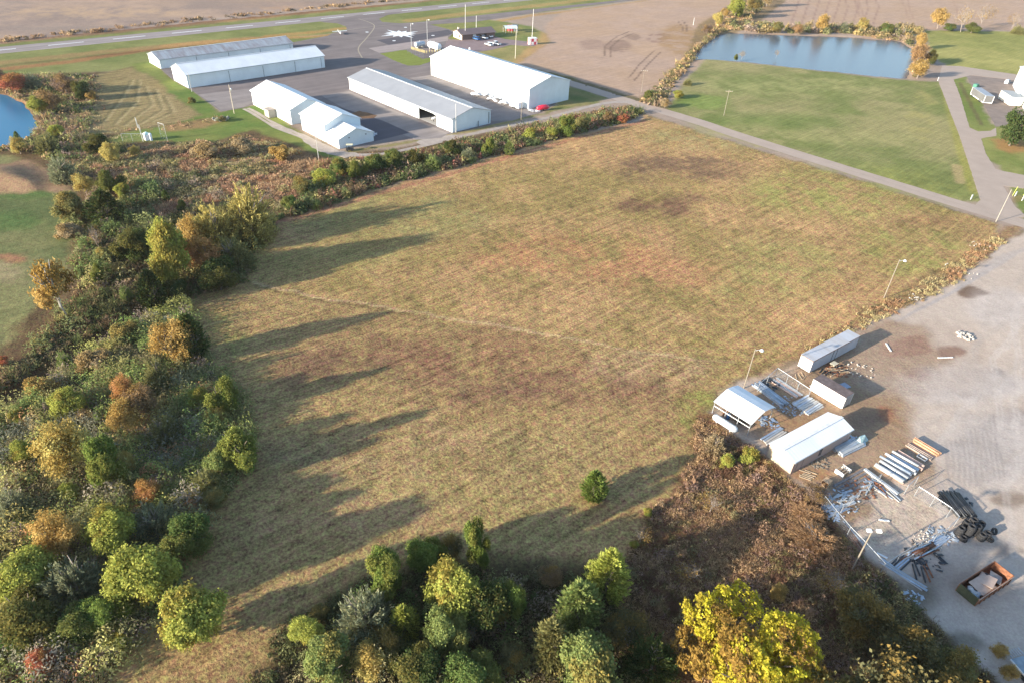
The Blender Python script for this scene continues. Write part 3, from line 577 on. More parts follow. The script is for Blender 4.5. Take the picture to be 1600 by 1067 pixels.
def crown_feather(seed, asp=.9, n=9000, leaf=.10):
    rg = np.random.default_rng(seed); Hh = 2 * asp; ns = 260
    dr = unit(rg.normal(0, 1, (ns, 3)) * [1, 1, .9]); dr[:, 2] = np.abs(dr[:, 2]) * 1.1 - .1; ln = rg.uniform(.7, 1.05, ns)
    k = rg.integers(0, ns, n); t = rg.uniform(.3, 1, n) ** .7
    P = dr[k] * (ln[k] * t)[:, None] * [1, 1, .92]; P[:, 2] -= .25 * t * t * (1 - np.abs(dr[k, 2])) ; P += rg.normal(0, .035, (n, 3)); P[:, 2] = np.clip(P[:, 2] + .1, 0.01, 9) * Hh * .92
    d = unit(dr[k] + [0, 0, .15] + rg.normal(0, .4, (n, 3))); s = rg.uniform(.6, 1.5, (n, 1)) * leaf; sd = unit(np.cross(d, rg.normal(0, 1, (n, 3)))) * s * .16
    V = np.stack([P - d * s * .5, P + sd, P + d * s * .6, P - sd], 1).reshape(-1, 3)
    return V, np.repeat(np.stack([rg.uniform(.6, 1.4, n), np.clip(rg.normal(.05, .12, n), 0, 1), t * 0], 1), 4, 0)
def branch_mesh(seed, asp, mat, depth_=3, r0=.035, spread=.8, up=.55, n0=7, name='branches', h0=.18):
    rg = random.Random(seed); mb = MB(); Hh = 2 * asp
    def rec(p, d, ln, r, lv):
        q = p + d * ln * .5 + Vector((rg.uniform(-.08, .08), rg.uniform(-.08, .08), rg.uniform(-.02, .06))) * ln; e = q + (d + Vector((rg.uniform(-.3, .3), rg.uniform(-.3, .3), rg.uniform(-.1, .3)))).normalized() * ln * .5
        mb.tube([p, q, e], [r, r * .75, r * .5], 4 if lv else 6, False)
        if lv < depth_:
            for i in range(3 if lv else n0):
                dd = (d * up + Vector((rg.uniform(-1, 1), rg.uniform(-1, 1), rg.uniform(-.25, .9))) * spread).normalized()
                rec(p.lerp(e, rg.uniform(.4, 1)) if i else e, dd, ln * rg.uniform(.5, .8), r * .55, lv + 1)
    rec(Vector((0, 0, -.1)), Vector((rg.uniform(-.1, .1), rg.uniform(-.1, .1), 1)).normalized(), Hh * (h0 + .22), r0, 0)
    v = np.array(mb.v); s = Hh * .95 / max(v[:, 2].max(), .1); v[:, 2] *= s; m = np.abs(v[:, :2]).max(); v[:, :2] *= min(1.0, .9 / m); mb.v = [tuple(p) for p in v]
    return mb.mesh(name, mat)
def trunk_mesh(seed, asp, mat, r=.055):
    return branch_mesh(seed, asp * .86, mat, 2, r, .75, .9, 6, 'trunk', .25)

PROTO = {}
def proto(kind):
    if kind in PROTO: return PROTO[kind]
    L = []
    def mk(V, c): 
        return npmesh('crown', V, 4, LEAF, c)
    if kind == 'broad': L = [(mk(*crown_broad(s, 1.0)), trunk_mesh(s, 1.0, BARK)) for s in (1, 2, 3, 4)]
    if kind == 'dense': L = [(mk(*crown_broad(s, 1.0, 700, 25, .05, 15, .02, .42, .085, .14)), trunk_mesh(s, 1.0, BARK)) for s in (11, 12, 13)]
    if kind == 'airy': L = [(mk(*crown_broad(s, 1.0, 360, 20, .052, 20, .08, .35, .11, .30)), trunk_mesh(s, 1.0, TWIG, .05)) for s in (21, 22, 23)]
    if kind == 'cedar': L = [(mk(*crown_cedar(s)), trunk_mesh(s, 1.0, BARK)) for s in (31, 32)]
    if kind == 'feather': L = [(mk(*crown_feather(s)), trunk_mesh(s, .9, TWIG)) for s in (41, 42, 43)]
    if kind == 'shrub': L = [(mk(*crown_broad(s, .7, 340, 22, .07, 12, 0, .35, .10, .25)), trunk_mesh(s, .6, TWIG, .03)) for s in (51, 52, 53, 54)]
    if kind == 'bare':
        L = [(mk(*crown_broad(s, .9, 60, 8, .05, 10, .2, .4, .16, .5)), branch_mesh(s, 1.0, TWIG, 4, .03, .85, .5, 8, 'branches', .1)) for s in (61, 62, 63)]
    if kind == 'big': L = [(mk(*crown_broad(71, .95, 2300, 22, .026, 44, .12, .28, .024, .55)), trunk_mesh(71, 1.0, BARK))]
    if kind == 'pine': L = [(mk(*crown_broad(81, 1.0, 520, 22, .045, 30, .06, .12, .05, .02)), trunk_mesh(81, 1.1, BARK))]
    if kind == 'sycamore': L = [(mk(*crown_broad(91, 1.0, 300, 11, .07, 18, .30, .35, .09, .5)), trunk_mesh(91, 1.25, PALEBARK, .07))]
    PROTO[kind] = L; return L
PROTO_ASP = dict(broad=1, dense=1, airy=1, cedar=1.2, feather=.9, shrub=.7, bare=1.0, big=.95, pine=1, sycamore=1)
PAL0 = dict(G1=(.13, .19, .035), G2=(.085, .14, .035), G3=(.045, .075, .022), YG=(.27, .30, .05), Y=(.38, .32, .09), YO=(.40, .27, .08), O=(.42, .21, .08), RU=(.30, .18, .09), OL=(.17, .17, .06), GG=(.17, .19, .11),
           BR=(.20, .13, .07), RD=(.34, .10, .06), PB=(.17, .12, .10), LG=(.16, .21, .06), TN=(.30, .23, .13), DO=(.10, .10, .045))
PAL = {}
for k_, v_ in PAL0.items():
    g_ = sum(v_) / 3; PAL[k_] = tuple(1.30 * (c * .90 + g_ * .10) for c in v_)
PAL['BG'] = (.62, .56, .05)
TREES = []
def tree(x, y, r, asp, kind, colr, label, cat=None, group=None, idx=None, name=None):
    """x, y: where the middle of the crown is sighted; r: its half width, turned into metres at its own distance"""
    z = 0.0
    if kind not in ('big', 'bare', 'shrub', 'pine') and y > 230: r *= 1.25 if y > 800 and r < 50 else 1.14; asp *= 1.10
    for _ in range(4):
        p = G(x, y, z); R = r * depth(p, z) / FPX; z = R * asp * .95
    i = len(TREES); L = proto(kind); cm, tm = L[(i if idx is None else idx) % len(L)]
    shrub = kind == 'shrub' or (R * asp < 1.6 and kind not in ('cedar',))
    nm = name or {'cedar': 'cedar_tree', 'pine': 'pine_tree', 'bare': 'bare_bush', 'sycamore': 'sycamore_tree'}.get(kind, 'shrub' if shrub else 'tree')
    cat = cat or ('shrub' if nm in ('shrub', 'bare_bush') else 'tree')
    e = empty(nm, label, cat, (p[0], p[1], 0), random.Random(i).uniform(0, 6.28), group)
    rr_ = random.Random(i + 9); e.scale = (R * rr_.uniform(.84, 1.12), R * rr_.uniform(.84, 1.12), R * asp / PROTO_ASP[kind]); e.rotation_euler[0] = rr_.uniform(-.09, .09); e.rotation_euler[1] = rr_.uniform(-.09, .09)
    c = link('crown', cm, e); v = random.Random(i + 50).uniform(.9, 1.12); cc = PAL[colr]; c.color = (cc[0] * v, cc[1] * v, cc[2] * v, 1)
    link('branches' if kind == 'bare' else 'trunk', tm, e)
    TREES.append((p[0], p[1], R)); return e

for a in [
 # x, y, r, aspect, kind, colour, label
 (300, 966, 52, .95, 'broad', 'YG', 'broad yellow-green tree with rusty tints, alone at the bottom left edge of the mown field'),
 (228, 900, 46, 1.0, 'broad', 'YG', 'yellow-green tree with brown lower leaves, above left of the broad lone tree'),
 (168, 955, 28, 1.05, 'dense', 'G1', 'small green tree left of the broad lone tree near the bottom left'),
 (186, 1004, 22, .9, 'shrub', 'YG', 'low yellowish bush at the foot of the small green tree near the bottom left'),
 (62, 1036, 20, 1.0, 'airy', 'RD', 'small pinkish-red tree in the shade at the bottom left corner'),
 (168, 722, 30, 1.45, 'dense', 'G1', 'tall bright green tree standing against the yellow trees of the left thicket'),
 (98, 706, 46, .85, 'airy', 'Y', 'wide pale yellow thin-leaved tree left of the tall bright green one'),
 (196, 722, 17, 1.2, 'airy', 'Y', 'small pale yellow tree touching the right side of the tall bright green one'),
 (186, 608, 18, 1.4, 'airy', 'O', 'orange-red tipped tree in the middle of the left thicket'),
 (192, 650, 26, 1.1, 'airy', 'YO', 'amber tree just below the orange-red tipped one'),
 (220, 628, 28, 1.0, 'airy', 'BR', 'rust-brown tree at the right of the orange-red tipped one'),
 (268, 540, 30, 1.1, 'airy', 'YO', 'golden tree with bare lower branches beside the dark cedar at the thicket edge'),
 (296, 528, 24, 1.4, 'cedar', 'G3', 'dark green cedar behind the golden tree at the edge of the mown field'),
 (243, 582, 22, 1.2, 'feather', 'OL', 'olive feathery tree below left of the golden tree'),
 (258, 592, 12, .8, 'shrub', 'Y', 'small yellow bush under the golden tree'),
 (345, 618, 24, 1.2, 'dense', 'G1', 'green tree at the right tip of the left thicket, its shadow across the field'),
 (308, 622, 14, 1.2, 'broad', 'YG', 'small yellow-green tree left of the green tree at the thicket tip'),
 (336, 652, 15, .9, 'airy', 'Y', 'small bright yellow bush under the green tree at the thicket tip'),
 (372, 700, 32, 1.1, 'dense', 'G1', 'rounded bright green tree bulging from the left thicket into the field'),
 (345, 722, 26, .8, 'broad', 'LG', 'pale green bush below the rounded bright green tree'),
 (322, 752, 30, .7, 'feather', 'OL', 'pale olive feathery bush at the field side of the left thicket'),
 (232, 768, 20, .9, 'airy', 'O', 'small bright orange tree over grey twigs in the left thicket'),
 (240, 812, 42, .7, 'feather', 'GG', 'grey-green twiggy mound under the small bright orange tree'),
 (172, 828, 38, .9, 'broad', 'YG', 'leafy yellow-green tree left of the grey-green twiggy mound'),
 (85, 840, 32, 1.1, 'airy', 'YO', 'golden-orange tree near the left edge, below the pale yellow one'),
 (40, 900, 38, .8, 'broad', 'YG', 'yellow-green spreading tree at the left edge under the golden-orange one'),
 (110, 905, 42, .8, 'feather', 'GG', 'bluish grey-green tree right of the spreading tree at the left edge'),
 (50, 965, 48, .8, 'dense', 'G3', 'dark green tree in deep shade near the bottom left'),
 (120, 975, 34, .8, 'dense', 'G2', 'shaded green tree between the dark tree and the small green tree bottom left'),
 (30, 706, 16, 1.0, 'broad', 'YG', 'small yellow-green round tree at the far left, beside the pale yellow tree'),
 (105, 628, 28, .7, 'broad', 'YG', 'low yellow-green bush in the upper part of the left thicket'),
 (4, 564, 9, .8, 'airy', 'RD', 'crimson bush cut by the left edge, beside the dark creek'),
 (25, 650, 15, .7, 'shrub', 'YG', 'little yellow-green bush near the left edge, upper thicket'),
 (106, 768, 14, 1.0, 'broad', 'YG', 'small vivid yellow-green bush under the wide pale yellow tree'),
 (14, 788, 30, .8, 'feather', 'GG', 'grey-green bush cut by the left edge of the picture'),
 (290, 838, 34, .8, 'dense', 'G2', 'dark green bush at the field edge below the grey-green mound'),
 (335, 778, 20, .7, 'broad', 'OL', 'olive bush between the pale olive mound and the dark green bush'),
 (255, 668, 24, .8, 'feather', 'OL', 'low olive bush right of the amber tree'),
 (128, 650, 14, 1.3, 'bare', 'PB', 'bare pale grey bush above the tall bright green tree'),
 (330, 700, 22, .9, 'bare', 'PB', 'grey leafless bush left of the rounded bright green tree'),
 (150, 560, 34, .55, 'shrub', 'TN', 'tan-brown low shrub on the creek bank of the left thicket'),
 (60, 600, 30, .5, 'shrub', 'YO', 'straw-orange low shrub above the creek at the left'),
 (200, 520, 30, .6, 'shrub', 'OL', 'olive low shrub above the golden tree, near the creek'),
 (100, 560, 12, 1.2, 'feather', 'LG', 'small pale green plume-like bush beside the dark creek'),
 (196, 458, 10, 1.4, 'feather', 'LG', 'small pale green upright bush at the upper end of the dark creek'),
 (236, 452, 22, 1.2, 'cedar', 'G3', 'dark blunt cedar at the corner of the mown field'),
 (275, 452, 20, .7, 'dense', 'G3', 'low dark green bush between the blunt cedar and the tall lime-yellow tree'),
 (264, 398, 30, 1.6, 'broad', 'YG', 'tall lime-yellow tree left of the orange and willow-like trees'),
 (298, 368, 26, 1.1, 'airy', 'YO', 'orange-gold tree behind the tall lime-yellow one'),
 (330, 350, 40, .85, 'feather', 'Y', 'left half of the broad yellow willow-like mass by the field corner'),
 (382, 330, 46, .85, 'feather', 'Y', 'right half of the broad yellow willow-like mass by the field corner'),
 (318, 402, 30, .9, 'airy', 'O', 'thin orange tree in front of the yellow willow-like mass'),
 (362, 392, 32, .8, 'feather', 'OL', 'olive tree below the yellow willow-like mass, shading the field'),
 (340, 430, 28, .8, 'dense', 'G3', 'dark green bush at the left corner of the mown field'),
 (92, 455, 36, 1.25, 'sycamore', 'YO', 'tall thin golden sycamore with a white trunk at the edge of the pasture'),
 (205, 385, 28, .8, 'dense', 'G3', 'dark green tree left of the tall lime-yellow one'),
 (163, 398, 10, 1.1, 'broad', 'Y', 'small bright yellow tree beside the dark green one'),
 (152, 428, 12, 1.2, 'dense', 'G1', 'small fresh green tree below the small bright yellow one'),
 (150, 372, 18, 1.4, 'bare', 'PB', 'bare grey tree above the small bright yellow one'),
 (160, 325, 24, .9, 'cedar', 'G3', 'dark round cedar in the middle of the wet ground'),
 (108, 325, 24, .9, 'broad', 'OL', 'olive bush at the top edge of the pasture'),
 (102, 360, 22, .6, 'shrub', 'TN', 'tan bush below the olive one at the pasture edge'),
 (130, 288, 16, .9, 'airy', 'Y', 'thin yellow bush above the olive one at the pasture edge'),
 (168, 286, 22, .8, 'dense', 'G2', 'green bush right of the thin yellow one in the wet ground'),
 (190, 300, 12, .9, 'broad', 'YG', 'small yellow-green bush above the dark round cedar'),
 (95, 262, 22, .8, 'feather', 'GG', 'grey-green bush above the spoil heap'),
 (70, 222, 22, .8, 'feather', 'OL', 'olive willow on the right bank of the blue pond'),
 (28, 228, 16, .9, 'airy', 'Y', 'yellow bush on the near bank of the blue pond'),
 (27, 216, 6, 1.8, 'cedar', 'G2', 'small pointed cedar rising over the yellow bush at the blue pond'),
 (88, 205, 12, .8, 'broad', 'YG', 'small yellow-green bush behind the olive willow'),
 (126, 142, 18, .8, 'dense', 'G3', 'dark green tree at the corner of the mown patch'),
 (144, 150, 10, .8, 'shrub', 'YO', 'ochre bush just right of the dark green tree at the mown patch'),
 (100, 132, 24, .6, 'airy', 'PB', 'brown thin bush left of the dark green tree, by the airfield'),
 (60, 165, 16, .9, 'broad', 'YG', 'yellow-green bush on the far bank of the blue pond'),
 (78, 158, 22, .8, 'airy', 'BR', 'brown bush right of the far bank of the blue pond'),
 (20, 130, 22, .7, 'airy', 'RD', 'dull red bush behind the blue pond'),
 (48, 128, 18, .8, 'feather', 'GG', 'grey bush beside the dull red one behind the blue pond'),
 (2, 122, 20, .7, 'airy', 'PB', 'purple-brown bush at the left edge above the blue pond'),
 (174, 238, 16, .8, 'broad', 'Y', 'yellow-tinged bush below the fenced gauging station'),
 (150, 225, 22, .7, 'dense', 'G3', 'dark bush left of the fenced gauging station'),
 (208, 236, 9, .8, 'airy', 'Y', 'little yellow bush under the left post of the gauging station'),
 (298, 157, 8, .6, 'shrub', 'OL', 'small olive bush at the corner of the apron'),
 (284, 322, 8, 1.0, 'dense', 'G2', 'small dark green evergreen above the yellow willow-like mass'),
 (258, 306, 6, 1.1, 'cedar', 'G2', 'tiny green evergreen in the brown wet ground'),
 (345, 186, 9, .5, 'shrub', 'GG', 'grey-green low bush by the apron corner track'),
 (380, 225, 26, .5, 'shrub', 'TN', 'straw-coloured shrub heap beside the access track'),
 (322, 235, 24, .5, 'shrub', 'TN', 'straw-coloured shrub heap below the lawn'),
 (440, 240, 22, .6, 'shrub', 'YO', 'yellow-brown shrub at the bend of the access track'),
 # hedge along the top of the field
 (886, 198, 17, .95, 'dense', 'G1', 'largest round green tree of the hedge above the mown field'),
 (862, 208, 12, .7, 'broad', 'YG', 'yellow-green bush just left of the largest round hedge tree'),
 (910, 192, 14, .7, 'broad', 'OL', 'olive bush just right of the largest round hedge tree'),
 (763, 229, 12, 1.2, 'dense', 'G1', 'upright green tree near the middle of the hedge'),
 (796, 232, 8, 1.1, 'cedar', 'LG', 'small pale cedar on the field side of the hedge'),
 (730, 240, 12, .7, 'feather', 'GG', 'grey-green bush left of the upright hedge tree'),
 (706, 232, 12, .8, 'dense', 'G3', 'dark green bush of the hedge opposite the grey-roofed hangar end'),
 (676, 252, 14, .7, 'feather', 'LG', 'pale green drooping bush on the field side of the hedge'),
 (648, 248, 15, .8, 'dense', 'G3', 'dark bush of the hedge under the gravel track fork'),
 (614, 250, 16, .8, 'dense', 'G2', 'dark green rounded bush of the hedge, right of two similar ones'),
 (584, 256, 15, .8, 'broad', 'G2', 'mid green bush of the hedge below the cart shed'),
 (556, 266, 16, .8, 'dense', 'G1', 'bright green bush of the hedge, left of two darker ones'),
 (530, 262, 14, .9, 'broad', 'G2', 'green bush of the hedge by the utility pole bend'),
 (506, 280, 16, .8, 'broad', 'YG', 'yellow-green rounded bush at the left end of the hedge'),
 (470, 290, 14, .9, 'airy', 'OL', 'dull olive bush beyond the left end of the hedge'),
 (452, 318, 12, .9, 'dense', 'G2', 'small dark bush right of the yellow willow-like mass'),
 (495, 318, 10, .7, 'feather', 'LG', 'pale green drooping bush near the upper left of the field'),
 (830, 210, 14, .7, 'shrub', 'YG', 'yellowish bush of the hedge opposite the red vehicle'),
 (950, 184, 14, .6, 'airy', 'BR', 'reddish-brown bush near the right end of the hedge'),
 (975, 186, 12, .6, 'shrub', 'RD', 'russet bush at the right end of the hedge'),
 # the field
 (931, 757, 22, 1.1, 'cedar', 'G1', 'single green cedar standing alone in the lower part of the mown field'),
 # bottom centre group
 (604, 896, 32, 1.15, 'dense', 'G1', 'tall leafy green tree at the upper left of the bottom centre group'),
 (667, 866, 26, .95, 'dense', 'G1', 'round bright green tree at the top of the bottom centre group'),
 (703, 858, 22, .9, 'airy', 'DO', 'dull brownish tree between the round bright one and the vine-clad column'),
 (748, 850, 20, 2.1, 'dense', 'G1', 'narrow vine-clad column of leaves at the top of the bottom centre group'),
 (568, 958, 50, .85, 'feather', 'GG', 'wide grey-green feathery tree on the left of the bottom centre group'),
 (632, 968, 24, 1.2, 'cedar', 'YG', 'yellow-green cedar right of the wide feathery tree'),
 (702, 925, 36, 1.25, 'broad', 'YG', 'tall yellow-green tree in the centre of the bottom group'),
 (700, 990, 30, 1.2, 'dense', 'LG', 'vine-covered pale green trunk below the tall yellow-green tree'),
 (762, 950, 36, .95, 'broad', 'G3', 'dark shaded tree right of the tall yellow-green tree'),
 (803, 942, 20, 1.5, 'dense', 'G1', 'slim green tree at the right of the bottom centre group'),
 (735, 990, 24, 1.1, 'bare', 'PB', 'grey leafless tree between the vine-covered trunk and the dark shaded tree'),
 (516, 1032, 34, 1.0, 'broad', 'LG', 'pale green tree at the bottom edge, left of the centre'),
 (478, 985, 24, .7, 'broad', 'YG', 'low yellow-green bush at the field edge above the pale green tree'),
 (500, 958, 18, .6, 'shrub', 'OL', 'low olive bush left of the wide feathery tree'),
 (575, 1035, 30, .9, 'airy', 'Y', 'yellow-leaved thin tree right of the pale green tree at the bottom edge'),
 (650, 1040, 38, .8, 'dense', 'G3', 'dark green tree at the bottom edge below the yellow-green cedar'),
 (735, 1050, 38, .8, 'dense', 'G2', 'shaded green tree at the bottom edge, centre'),
 (600, 1005, 28, .8, 'airy', 'OL', 'brown-olive thin tree under the wide feathery tree'),
 (800, 1030, 24, .7, 'airy', 'DO', 'low dull bush in the dark gap right of the bottom centre group'),
 (910, 942, 36, 1.15, 'cedar', 'LG', 'pale green cedar, lower left of the two large cedars'),
 (950, 898, 32, 1.15, 'cedar', 'YG', 'golden-green cedar, upper right of the two large cedars'),
 (868, 1005, 32, 1.2, 'cedar', 'OL', 'olive-yellow cedar below the pale green cedar'),
 (922, 1050, 56, .85, 'broad', 'LG', 'large pale green tree at the bottom edge below the cedars'),
 (1020, 1025, 42, .8, 'feather', 'G3', 'dark bluish-green tree at the bottom edge left of the big yellow tree'),
 (862, 900, 20, .6, 'airy', 'BR', 'low brown bush left of the two large cedars'),
 (980, 985, 30, .6, 'airy', 'DO', 'low dark bush between the cedars and the big yellow tree'),
 # scrub right of centre
 (1003, 836, 20, .9, 'bare', 'TN', 'pale grey leafless bush at the tip of the brown scrub'),
 (990, 850, 8, .8, 'shrub', 'YG', 'small green bush at the foot of the pale leafless one'),
 (1078, 892, 30, .7, 'bare', 'PB', 'grey leafless bush above the big yellow tree'),
 (1112, 788, 26, .7, 'bare', 'PB', 'purplish leafless bush in the middle of the brown scrub'),
 (1118, 690, 20, .8, 'feather', 'TN', 'grey-tan feathery bush beside the open-sided shelter'),
 (1170, 712, 19, .8, 'shrub', 'YG', 'yellow-green bush left of the tan shed'),
 (1134, 718, 14, .8, 'shrub', 'YG', 'smaller yellow-green bush between the feathery bush and the bush by the shed'),
 (1014, 800, 9, .8, 'shrub', 'YG', 'little lime bush on the left edge of the brown scrub'),
 (1280, 838, 34, .26, 'feather', 'RU', 'rusty orange grass clump against the wire enclosure'),
 (1262, 798, 26, .26, 'feather', 'RU', 'rusty orange grass clump near the corner of the wire enclosure'),
 (1215, 925, 14, .9, 'airy', 'YO', 'small golden bush just behind the big yellow tree'),
 (1270, 770, 22, .5, 'airy', 'PB', 'purplish thin bush left of the tipped crate'),
 (1345, 960, 40, .7, 'airy', 'DO', 'dark olive thin tree below the leaning lamp pole'),
 (1420, 1010, 46, .7, 'airy', 'DO', 'dark olive spreading tree right of the big yellow tree'),
 (1300, 905, 30, .7, 'bare', 'PB', 'leafless bush at the foot of the leaning lamp pole'),
 (1490, 1045, 34, .8, 'airy', 'OL', 'olive-yellow tree at the bottom edge near the right corner'),
 (1575, 1050, 14, .9, 'airy', 'YO', 'small orange-yellow bush by the corner of the flatbed'),
 (1560, 1015, 12, .8, 'airy', 'YO', 'small ochre bush above the flatbed corner'),
 (1190, 1058, 138, .64, 'big', 'BG', 'large bright yellow and green tree in the foreground, cut by the bottom edge'),
 (1290, 1130, 74, 1.0, 'airy', 'OL', 'tall olive tree rising from below the bottom edge, right of the big yellow one'),
 (1400, 1130, 80, 1.0, 'airy', 'DO', 'tall dull tree rising from below the bottom edge, shading the gravel yard'),
 (1500, 1160, 80, 1.0, 'airy', 'DO', 'tall dull tree below the bottom edge near the flatbed'),
 (1440, 1260, 90, 1.1, 'airy', 'DO', 'tallest dull tree below the bottom edge, second row'),
 (1250, 1280, 90, 1.1, 'airy', 'OL', 'tall olive tree below the bottom edge, behind the big yellow one'),
 # right side
 (1592, 196, 30, 1.15, 'pine', 'G3', 'dark green pine beside the white building at the right edge'),
 (1440, 64, 11, 1.2, 'airy', 'YO', 'orange tree at the top of the row on the right end of the big pond'),
 (1438, 86, 16, 1.0, 'airy', 'RU', 'larger orange tree in the row on the right end of the big pond'),
 (1456, 90, 11, 1.1, 'dense', 'G3', 'dark green tree in the row on the right end of the big pond'),
 (1438, 108, 19, .8, 'airy', 'YO', 'yellow-brown tree at the near end of the row by the big pond'),
 (1283, 36, 12, 1.2, 'airy', 'YO', 'taller golden tree on the far bank of the big pond'),
 (1350, 40, 11, 1.0, 'airy', 'Y', 'yellow tree on the far bank of the big pond, right of the taller golden one'),
 (1318, 42, 11, .8, 'feather', 'GG', 'grey-green bush on the far bank between the golden and the yellow tree'),
 (1246, 46, 9, .9, 'airy', 'RU', 'small rusty-orange tree on the far bank, left of the taller golden one'),
 (1216, 44, 10, .8, 'broad', 'OL', 'olive bush on the far bank near the left corner of the big pond'),
 (1385, 46, 12, .7, 'dense', 'G2', 'green bush on the far bank right of the yellow tree'),
 (1412, 50, 10, .8, 'bare', 'PB', 'leafless grey bush at the far right corner of the big pond'),
 (1152, 13, 16, 1.0, 'broad', 'YG', 'yellow-green tree in the tree line beyond the big pond'),
 (1122, 30, 12, .9, 'airy', 'Y', 'yellow tree at the near end of the tree line beyond the big pond'),
 (1132, 20, 8, .9, 'airy', 'YO', 'small orange tree in the tree line beyond the big pond'),
 (1178, 8, 14, .9, 'airy', 'OL', 'olive tree in the tree line at the top edge'),
 (1200, -2, 14, .9, 'airy', 'TN', 'tan tree of the tree line cut by the top edge'),
 (1105, 46, 9, .8, 'airy', 'PB', 'brown bush by the creek mouth at the left corner of the big pond'),
 (1150, 90, 5, 1.0, 'dense', 'G2', 'tiny dark green bush on the near shore of the big pond'),
 (1160, 85, 8, .9, 'bare', 'TN', 'bare sapling beside the tiny dark bush on the near shore'),
 (1214, 84, 5, 1.3, 'bare', 'PB', 'small reddish bare sapling on the near shore of the big pond'),
 (1470, 30, 14, 1.1, 'airy', 'YO', 'thin golden tree with bare top behind the upper right lawn'),
 (1510, 28, 20, 1.1, 'bare', 'TN', 'large bare tree behind the upper right lawn'),
 (1540, 24, 18, 1.0, 'bare', 'TN', 'second bare tree right of the large one behind the upper right lawn'),
 (1520, 44, 16, .5, 'dense', 'G2', 'low green bush under the bare trees behind the upper right lawn'),
 (1484, 43, 11, .5, 'dense', 'G2', 'low green bush under the thin golden tree behind the upper right lawn'),
 (1585, 34, 12, 1.2, 'bare', 'PB', 'bare tree near the upper right corner'),
 (1592, 46, 12, .6, 'feather', 'OL', 'olive bush under the bare tree near the upper right corner'),
 (1060, 148, 10, .6, 'broad', 'YG', 'yellow-green bush on the meadow side of the creek'),
 (1075, 128, 9, .6, 'feather', 'OL', 'olive bush higher up on the meadow side of the creek'),
 (1014, 148, 12, .6, 'dense', 'G2', 'green bush by the utility pole where the creek meets the road'),
 (1040, 162, 12, .6, 'airy', 'TN', 'tan bush between the creek and the road'),
]: tree(*a)

# undergrowth: masses of stems and leaves nobody could count
def scatter(px, dens, px_is=True, excl=()):
    P = np.array(GP(px)); lo, hi = P.min(0), P.max(0); n = int((hi - lo).prod() * dens)
    q = rng.uniform(0, 1, (n, 2)) * (hi - lo) + lo
    k = sdist(q[:, 0] + (vnoise(q[:, 0], q[:, 1], 4, 11) - .5) * 3, q[:, 1] + (vnoise(q[:, 0], q[:, 1], 4, 12) - .5) * 3, P) > 0
    for e_, d_ in excl: k &= pdist(q[:, 0], q[:, 1], GP(e_)) > d_
    for e_ in (POND, POND2): k &= sdist(q[:, 0], q[:, 1], GP(e_)) < -.5
    return q[k]
def brush(name, px, dens, pal, hgt=(.5, 1.6), per=16, rad=.55, leaf=.2, grass=.5, seed=0, excl=(), patch=6.0):
    q = scatter(px, dens, excl=excl); n = len(q)
    pn = vnoise(q[:, 0], q[:, 1], patch, 31 + seed, 3); pn = (pn.argsort().argsort() / max(n, 1))
    cols_ = np.array([c for _, c in pal]); w = np.cumsum([a for a, _ in pal]); w = w / w[-1]
    ci = np.clip(np.searchsorted(w, np.clip(pn + rng.normal(0, .09, n), 0, .999)), 0, len(pal) - 1)
    base = cols_[ci] * rng.uniform(.8, 1.22, (n, 1)); hn = vnoise(q[:, 0], q[:, 1], 5.0, 77 + seed, 2)
    h = (hgt[0] + (hgt[1] - hgt[0]) * np.clip((hn - .25) * 2, 0, 1)) * rng.uniform(.6, 1.25, n); r = rad * rng.uniform(.6, 1.4, n)
    kind = rng.uniform(0, 1, n) < grass
    # leafy mounds
    a = np.where(~kind)[0]; k = np.repeat(a, per); d = unit(rng.normal(0, 1, (len(k), 3))); d[:, 2] = np.abs(d[:, 2])
    P = np.concatenate([q[k], np.zeros((len(k), 1))], 1) + d * np.stack([r[k], r[k], h[k]], 1) * rng.uniform(.55, 1.05, (len(k), 1))
    V1 = leaf_cards(P, rng.uniform(.6, 1.5, len(k)) * leaf, d + [0, 0, .5], 1.5)
    V1 = V1.reshape(-1, 4, 3)[:, [0, 1, 2, 0, 2, 3]].reshape(-1, 3); C1 = np.repeat(base[k] * rng.uniform(.75, 1.25, (len(k), 1)), 6, 0)
    # grass and forb stems
    a = np.where(kind)[0]; k = np.repeat(a, int(per * 1.5)); P = np.concatenate([q[k] + rng.normal(0, 1, (len(k), 2)) * r[k][:, None] * .55, np.zeros((len(k), 1))], 1)
    V2 = blades(P, h[k] * rng.uniform(.5, 1.1, len(k)), rng.uniform(.03, .075, len(k)) * (leaf / .2), .45); C2 = np.repeat(base[k] * rng.uniform(.7, 1.4, (len(k), 1)), 3, 0)
    me = npmesh(name, np.concatenate([V1, V2]), 3, BRUSH, np.concatenate([C1, C2]))
    return tag(link(name, me), kind='stuff')
def L_(r, g, b):
    v = np.minimum(lin(r, g, b, 1.22), .5); g_ = v.mean(); return v * .78 + g_ * .22
p_wild = [(2, L_(150, 122, 84)), (2, L_(128, 106, 88)), (2.5, L_(138, 134, 74)), (2, L_(104, 114, 60)), (1.5, L_(170, 138, 90)), (1.6, L_(150, 150, 80)), (1.2, L_(130, 110, 100)), (1.5, L_(110, 104, 68)), (1, L_(92, 108, 56))]
p_belt = [(2, L_(140, 132, 84)), (2, L_(150, 146, 88)), (2, L_(122, 132, 70)), (1.5, L_(160, 142, 92)), (1, L_(140, 122, 108)), (1.6, L_(128, 146, 72)), (1, L_(172, 150, 88))]
p_wet = [(3, L_(184, 138, 98)), (2.5, L_(166, 122, 90)), (1.5, L_(140, 114, 80)), (2, L_(146, 136, 80)), (1.5, L_(196, 154, 110)), (1, L_(166, 150, 86)), (1, L_(110, 112, 64))]
